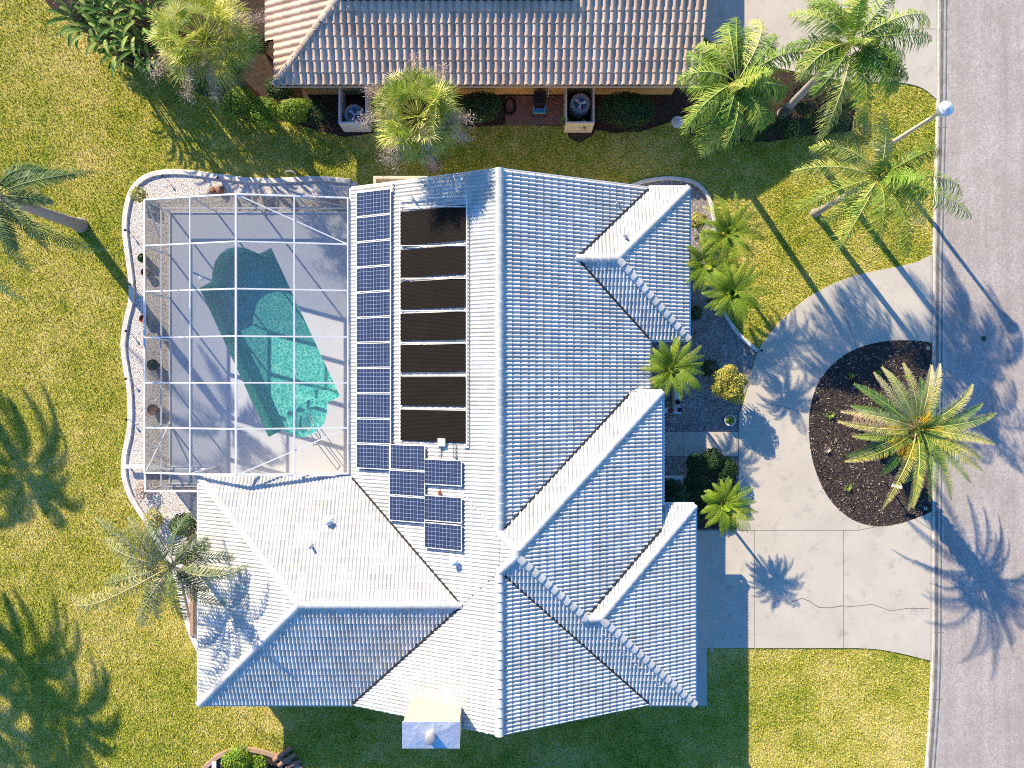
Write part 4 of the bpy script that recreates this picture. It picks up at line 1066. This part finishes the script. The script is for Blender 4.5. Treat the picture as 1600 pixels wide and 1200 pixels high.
def bush(name, label, px, py, z, rad, n, size, mat, seed, group=None, blobs=None, cat='shrub'):
    c = P(px, py, z); t = thing(name, label, cat, (c.x, c.y, 0), group)
    mb = MB(); random.seed(seed)
    for k in range(6):
        a = k*1.05; mb.tube([(c.x, c.y, -.02), (c.x+rad[0]*.3*math.cos(a), c.y+rad[1]*.3*math.sin(a), z*.6), (c.x+rad[0]*.6*math.cos(a), c.y+rad[1]*.6*math.sin(a), z)], [.03, .02, .008], 5)
    mb.build('stems', M['trunk_dark'], t)
    mb = MB()
    if blobs:
        for i, (dx, dy, r, nn) in enumerate(blobs): leafy(mb, (c.x+dx, c.y+dy, z), (r, r, rad[2]), nn, size, seed+i)
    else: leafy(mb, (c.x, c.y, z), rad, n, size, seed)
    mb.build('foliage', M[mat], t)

bush('shrub', 'yellow green leafy shrub beside the driveway and the round pot', 1138, 600, 1.3, (.92, .95, .6), 3200, .055, 'bush_gold', 61, blobs=[(-.1, .25, .62, 1300), (.3, .1, .5, 900), (.05, -.35, .55, 1000), (-.4, -.15, .45, 700), (.35, -.5, .4, 500), (0, .6, .35, 400)])
bush('hedge', 'dark clipped curved hedge south of the entry path', 1108, 738, .6, (1, 1, .45), 0, .045, 'bush_dark', 62, cat='hedge',
     blobs=[(-.55, .35, .6, 2000), (.15, .5, .6, 2200), (.75, .15, .55, 2000), (.8, -.5, .5, 1500), (-.6, -.3, .6, 1500), (-.55, -1.0, .6, 1500), (.1, -1.3, .6, 1500), (-.5, -1.7, .5, 1200)])
bush('shrub', 'round dark green bush by the lower left roof edge', 288, 822, 1.1, (.65, .6, .6), 1800, .05, 'bush_dark', 63)
bush('shrub', 'bright green shrub left of the white screen wall, first in the row', 372, 163, .8, (1.0, .75, .6), 2900, .05, 'bush_green', 64, 'green shrubs below the left end of the tan roof')
bush('shrub', 'bright green shrub left of the white screen wall, middle of the row', 415, 176, .8, (.95, .7, .6), 2700, .05, 'bush_green', 65, 'green shrubs below the left end of the tan roof')
bush('shrub', 'bright green shrub left of the white screen wall, last in the row', 463, 172, .8, (.85, .62, .6), 2300, .05, 'bush_green', 66, 'green shrubs below the left end of the tan roof')
bush('shrub', 'dark shrub in the corner below the left end of the tan roof', 438, 140, .6, (.8, .6, .5), 1800, .05, 'bush_dark', 131)
bush('shrub', 'dark shrub against the wall left of the white screen wall', 496, 178, .6, (.6, .7, .5), 1500, .05, 'bush_dark', 132)
bush('hedge', 'dark bushy hedge between the fan palm and the patio', 752, 168, .8, (1.0, .75, .7), 3500, .05, 'bush_dark', 67, 'dark hedges along the orange wall', cat='hedge')
bush('hedge', 'long dark hedge right of the cream screen wall', 985, 172, .9, (1.5, .85, .8), 5200, .05, 'bush_dark', 68, 'dark hedges along the orange wall', cat='hedge')
for i, (x, y, r) in enumerate(((1110, 195, .7), (1180, 195, .8), (1240, 190, .8), (1300, 185, .7), (1260, 150, .8), (1320, 150, .6))):
    r *= 1.35; bush('shrub', ['dark shrub in the bed at the foot of the drooping palm', 'dark shrub under the hanging frond tips, second from the left', 'dark shrub between the two large palms',
                   'dark shrub at the lower right end of the palm bed', 'dark shrub behind, close to the trunk of the large palm', 'dark shrub below the top right driveway'][i], x, y, .6, (r, r*.9, .5), 1300, .05, 'bush_dark', 70+i, 'dark shrubs under the palms')
bush('shrub', 'sunlit leafy bush in the bed at the bottom edge', 372, 1186, .6, (.75, .6, .45), 1700, .06, 'bush_green', 81)
bush('shrub', 'smaller sunlit bush next to the logs at the bottom edge', 405, 1196, .5, (.5, .5, .4), 1000, .06, 'bush_green', 82)
bush('shrub', 'small straggly plant at the upper left corner of the pool cage', 218, 305, .35, (.45, .4, .3), 420, .05, 'bush_gold', 83)
bush('shrub', 'low reddish plant in the gravel below the pool cage', 222, 765, .3, (.4, .55, .25), 420, .04, 'dry', 84)
bush('shrub', 'scrubby plants along the kerb near the leaning palm', 240, 812, .4, (.5, .6, .3), 600, .05, 'bush_gold', 85)
bush('shrub', 'low dark plant in the gravel below the upper right roof corner', 1085, 490, .3, (.4, .4, .3), 500, .05, 'bush_dark', 86)
bush('shrub', 'small green clump at the foot of the pygmy palms', 1090, 345, .5, (.5, .4, .35), 700, .05, 'bush_gold', 87)
bush('shrub', 'dark bush behind the round green shrub by the entry', 1108, 575, .5, (.45, .45, .4), 700, .05, 'bush_dark', 88)
bush('shrub', 'small rounded bush behind the fan palm at the top edge', 405, 70, .8, (.5, .5, .5), 900, .05, 'bush_dark', 89)

for i, (x, y, r) in enumerate(((140, 24, .9), (212, 74, .8), (186, 30, 1.1))):
    bush('shrub', ['dark shrub under the broad leaved plants nearest the lawn', 'dark shrub between the broad leaved plants and the reddish mulch', 'large dark shrub in the middle of the top left clump'][i], x, y, 1.2, (r, r, .8), 1800, .06, 'bush_dark', 120+i, 'dark shrubs in the top left clump')

def banana(px, py, z, seed, label, n=30, L=.8, wd=.17):
    random.seed(seed); c = P(px, py, z); t = thing('banana_plant', label, 'plant', (c.x, c.y, 0), 'big leaved plants in the top left corner')
    mb = MB(); ml = MB()
    for k in range(n):
        a = k*2.4+random.uniform(-.3, .3); h = z*random.uniform(.65, 1.0)
        base = Vector((c.x+.08*math.cos(a), c.y+.08*math.sin(a), -.02)); top = base+Vector((math.cos(a)*.35*h*.6, math.sin(a)*.35*h*.6, h))
        mb.tube([base, top], [.03, .018], 5)
        cv = frond_curve(top, a, L*random.uniform(.75, 1.1), .7, random.uniform(-.8, -.1), 8); tn = random.uniform(.2, .9); vs = []; tt = []
        for i, p in enumerate(cv):
            tq = i/8; w_ = wd*.5*math.sin(math.pi*(.08+.9*tq))**.7*random.uniform(.9, 1.05)
            sd = Vector((-math.sin(a), math.cos(a), 0))
            vs += [p-sd*w_+Vector((0, 0, .08*w_/wd)), p, p+sd*w_+Vector((0, 0, .08*w_/wd))]; tt += [tn+.12, tn+.3, tn-.1]
        fs = []
        for i in range(8): fs += [(i*3, i*3+1, i*3+4, i*3+3), (i*3+1, i*3+2, i*3+5, i*3+4)]
        ml.add(vs, fs, tt, True)
    mb.build('stems', M['trunk_dark'], t); ml.build('leaves', M['banana'], t)
for i, (x, y, z) in enumerate(((118, 14, 3.0), (150, 32, 3.2), (196, 18, 3.8), (182, 58, 3.2), (222, 56, 3.4), (228, 6, 3.8), (168, -12, 3.8))):
    banana(x, y, z, 90+i, ['broad leaved plant at the left end of the top left clump', 'broad leaved plant just above the lawn edge in the top left clump', 'tall broad leaved plant in the middle of the top left clump',
                           'broad leaved plant nearest the reddish mulch', 'broad leaved plant touching the bushy fan palm', 'broad leaved plant at the top edge beside the fan palm', 'broad leaved plant cut by the top edge'][i])

def tuft(name, px, py, label, n=22, L=.28, mat='agave', seed=1, h=.0, group=None, wd=.03):
    random.seed(seed); c = P(px, py, h); mb = MB()
    for k in range(n):
        a = k*2.4; e = random.uniform(.3, 1.2); d = Vector((math.cos(a)*math.cos(e), math.sin(a)*math.cos(e), math.sin(e))); s = Vector((-math.sin(a), math.cos(a), 0))*wd
        b = Vector((c.x, c.y, h)); m1 = b+d*L*.6; e_ = b+d*L+Vector((0, 0, -.06))
        mb.add([b-s*.4, b+s*.4, m1+s*.6, m1-s*.6, e_], [(0, 1, 2, 3), (3, 2, 4)], random.random())
    if h:
        mb.tube([(c.x, c.y, 0), (c.x+.02, c.y, h)], .03, 6)
    tag(mb.build(name, M[mat]), label, 'plant', group)
gi = 'small plants in the mulch island'
tuft('small_plant', 1297, 648, 'round bright green plant at the left edge of the mulch island', 40, .27, 'agave', 1, .03, gi)
tuft('small_plant', 1292, 703, 'dry orange plant in the mulch island', 24, .25, 'dry', 2, .03, gi)
tuft('small_plant', 1324, 762, 'yellow green spiky plant low in the mulch island', 26, .26, 'agave', 3, .03, gi)
tuft('small_plant', 1329, 587, 'yellow green tuft near the top left of the mulch island', 24, .25, 'agave', 4, .03, gi)
tuft('small_plant', 1371, 583, 'yellow tuft between fronds at the top of the mulch island', 22, .22, 'agave', 5, .03, gi)
tuft('small_plant', 1417, 587, 'dark green tuft in the shade at the top of the mulch island', 20, .25, 'bush_green', 6, .03, gi)
tuft('spiky_plant', 882, 190, 'spiky rosette plant at the left corner of the cream screen wall', 26, .32, 'agave', 7, .9, 'spiky plants by the cream screen wall')
tuft('spiky_plant', 913, 196, 'spiky rosette plant in front of the cream screen wall', 24, .3, 'agave', 8, .7, 'spiky plants by the cream screen wall')

# ------------------------------------------------------------------ street lamp and small things
def lamp():
    b = P(1372, 237); t = thing('street_lamp', 'tall pale street lamp with round white head beside the road', 'street lamp', (b.x, b.y, 0))
    mb = MB(); mb.tube([(b.x, b.y, -.02), (b.x, b.y, 4.55)], [.11, .07], 12); mb.lathe((b.x, b.y, 0), [(.16, 0), (.16, .12), (.11, .2)], 16); mb.build('pole', M['post'], t)
    mb = MB(); mb.lathe((b.x, b.y, 4.55), [(.09, 0), (.14, .02), (.20, .14), (.23, .28), (.20, .40), (.13, .47)], 22); mb.build('globe', M['lamp_white'], t)
    mb = MB(); mb.lathe((b.x, b.y, 4.98), [(.24, 0), (.29, .0), (.30, .03), (.22, .08), (.08, .13), (.05, .17), (0, .18)], 22); mb.build('cap', M['lamp_white'], t)
lamp()
def pot(px, py, r, h, mat, label, plant=None, group=None):
    p = P(px, py, h); t = thing('plant_pot', label, 'pot', (p.x, p.y, 0), group)
    mb = MB(); mb.lathe((p.x, p.y, 0), [(0, .01), (r*.65, .01), (r*.95, h*.85), (r*1.05, h*.86), (r*1.05, h), (r*.88, h), (r*.85, h*.8), (0, h*.78)], 24); mb.build('pot', M[mat], t)
    if plant:
        mb = MB(); leafy(mb, (p.x, p.y, h), (r*.75, r*.75, r*.6), 150, .05, int(px)); mb.build('plant', M[plant], t)
pot(1141, 657, .24, .42, 'white_kerb', 'round white rimmed pot with a small plant on the gravel', 'bush_green')
g = 'pots outside the left wall of the pool cage'
pot(222, 403, .20, .35, 'black', 'black pot by the left cage wall, the topmost', 'bush_dark', g)
pot(226, 425, .18, .3, 'brown', 'brown pot by the left cage wall just below the topmost', None, g)
pot(223, 498, .17, .3, 'redpot', 'red clay pot by the left cage wall at mid height', None, g)
pot(238, 570, .24, .35, 'black', 'dark pot with a plant seen through the cage screen', 'bush_dark', g)
pot(238, 640, .24, .3, 'brown', 'low brown pot seen through the cage screen, the lowest', None, g)
def stakes():
    for i, (x, y) in enumerate(((259, 278), (345, 281), (202, 362), (209, 446), (203, 518), (203, 592), (1186, 548), (204, 655))):
        p = P(x, y); t = thing('path_light', ['small dark path light on the curve above the pool cage', 'small dark path light above the middle of the cage top wall', 'small dark path light by the left kerb, the topmost',
            'small dark path light where the trunk shadow crosses the kerb', 'small dark path light by the left kerb where the frond shadow falls', 'small dark path light by the left kerb at mid height',
            'small dark path light where the front kerb meets the driveway', 'small dark path light by the left kerb, the lowest'][i], 'path light', (p.x, p.y, 0), 'path lights along the kerbs')
        mb = MB(); mb.tube([(p.x, p.y, -.02), (p.x, p.y, .30)], .012, 5); mb.build('stake', M['black'], t)
        mb = MB(); mb.lathe((p.x, p.y, .28), [(.03, 0), (.03, .06), (.06, .07), (.02, .11), (0, .11)], 10); mb.build('head', M['black'], t)
stakes()
def smalls():
    for i, (x, y) in enumerate(((1449, 544), (1445, 794), (1112, 1015))):
        p = P(x, y); mb = MB(); mb.lathe((p.x, p.y, .02), [(.045, 0), (.045, .05), (.075, .05), (.075, 0)], 16)
        tag(mb.build('sprinkler_ring', M['white_kerb']), ['small white sprinkler ring in the top right corner of the mulch island', 'small white sprinkler ring in the lower right corner of the mulch island', 'small white sprinkler ring in the grass below the driveway'][i], 'sprinkler', 'sprinkler rings')
    p = P(1392, 757, .5); t = thing('yard_sign', 'small white sign board on a dark post in the mulch island', 'sign', (p.x, p.y, 0))
    mb = MB(); mb.bar((p.x, p.y, -.02), (p.x, p.y, .95), .05); mb.build('post', M['black'], t)
    mb = MB(); mb.bar((p.x-.2, p.y+.04, .97), (p.x+.22, p.y-.06, .97), .13, .05); mb.build('board', M['white'], t)
    for x, y, r, lb in ((333, 298, .17, 'reddish rock on the gravel above the cage, the left one'), (345, 297, .2, 'dark reddish rock on the gravel above the cage, the right one')):
        p = P(x, y); me = bpy.data.meshes.new('rock'); bm = bmesh.new(); bmesh.ops.create_icosphere(bm, subdivisions=2, radius=r)
        random.seed(int(x))
        for v in bm.verts: v.co *= random.uniform(.75, 1.15); v.co.z *= .8
        bm.to_mesh(me); bm.free(); me.materials.append(M['rock']); o = bpy.data.objects.new('rock', me); C.objects.link(o); o.location = (p.x, p.y, r*.4)
        tag(o, lb, 'rock', 'rocks above the cage')
    for i, (a, b, r) in enumerate((((428, 1188), (456, 1168), .10), ((436, 1196), (462, 1178), .11), ((448, 1200), (470, 1188), .09))):
        p = P(*a, .1); q = P(*b, .1); mb = MB(); mb.tube([(p.x, p.y, .1), ((p.x+q.x)/2, (p.y+q.y)/2+.02, .12), (q.x, q.y, .1)], [r, r*1.05, r*.9], 9)
        tag(mb.build('log', M['log']), ['uppermost split log at the end of the bottom bed', 'middle split log at the end of the bottom bed', 'lowest split log at the end of the bottom bed'][i], 'log', 'logs in the bottom bed')
    p = P(322, 1190); mb = MB(); mb.box(p.x+.3, p.y-.6, 0, p.x+.5, p.y+.05, .12); tag(mb.build('edging_block', M['white_kerb']), 'pale edging block in the bottom bed', 'block')
    a = P(238, 797, .15); b = P(263, 817, .15); mb = MB(); mb.bar((a.x, a.y, .1), (b.x, b.y, .1), .18, .2); tag(mb.build('edging_block', M['white_kerb']), 'long white edging block near the dark round bush', 'block')
    a = P(447, 268, .05); b = P(463, 272, .05); mb = MB(); mb.tube([(a.x, a.y, .05), ((a.x+b.x)/2, a.y+.03, .06), (b.x, b.y, .05)], .03, 6); tag(mb.build('stick', M['white']), 'short white stick lying on the lawn above the gravel bed', 'stick')
    # brick side wall by the upper left house corner
    a = P(583, 277, .9); b = P(668, 275, .9); mb = MB(); mb.box(a.x, a.y-.06, 0, b.x, a.y+.06, .9); mb.box(a.x, a.y-.9, 0, a.x+.12, a.y-.07, .9)
    tag(mb.build('equipment_screen', M['stucco']), 'low peach screen wall at the upper left corner of the white roof', 'screen wall')
    p = P(300, 950); mb = MB(); mb.box(p.x-.02, p.y-1.2, .0, p.x+.12, p.y+.9, .18); tag(mb.build('edging_board', M['wood']), 'reddish edging board beside the lower left wall', 'edging')
    p = P(1537, 529); mb = MB(); mb.lathe((p.x, p.y, .012), [(0, .003), (.11, .003), (.12, 0)], 18); tag(mb.build('valve_cover', M['darkgrey']), 'small dark round cover in the road', 'cover')
smalls()

# ------------------------------------------------------------------ grass
def build_grass():
    rs = np.random.RandomState(3); n = 1150000
    X = rs.uniform(-32, 19.2, n); Y = rs.uniform(-24, 24, n)
    keep = np.ones(n, bool)
    rd = kerbx(-1); rd = rd+[(40, rd[-1][1]), (40, rd[0][1])]
    rects = [(-15.45, -6, -4.55, 7.8), (-6.1, 5.2, -12.75, 7.6), (-12.45, -6, -12.75, -4.4), (5, 7.05, -12.75, -5.6), (5, 6.8, 2.4, 7.6), (-9.4, 7.3, 13.0, 22)]
    for x0, x1, y0, y1 in rects: keep &= ~((X > x0) & (X < x1) & (Y > y0) & (Y < y1))
    for pl in (BEDL, BEDE, BEDS, DRIVE, ISLAND, WALKS, ND, NBED, NWBED, SBED, rd): keep &= ~inpoly(X, Y, pl)
    X = X[keep]; Y = Y[keep]; n = len(X)
    a = rs.uniform(0, 2*math.pi, n); hh = rs.uniform(.03, .09, n); ln = rs.uniform(.02, .08, n); wd = rs.uniform(.012, .024, n)
    b = a+rs.uniform(1, 2, n)
    V = np.zeros((n, 3, 3)); V[:, 0, 0] = X-wd*np.cos(a); V[:, 0, 1] = Y-wd*np.sin(a); V[:, 1, 0] = X+wd*np.cos(a); V[:, 1, 1] = Y+wd*np.sin(a)
    V[:, 2, 0] = X+ln*np.cos(b); V[:, 2, 1] = Y+ln*np.sin(b); V[:, 2, 2] = hh; V[:, :2, 2] = -.005
    T = np.repeat(rs.rand(n), 3)
    o = npmesh('grass', V.reshape(-1, 3), np.arange(3*n).reshape(-1, 3), M['grass'], None, T)
    tag(o, 'short dry green grass blades over the lawn', 'grass', kind='stuff')
build_grass()
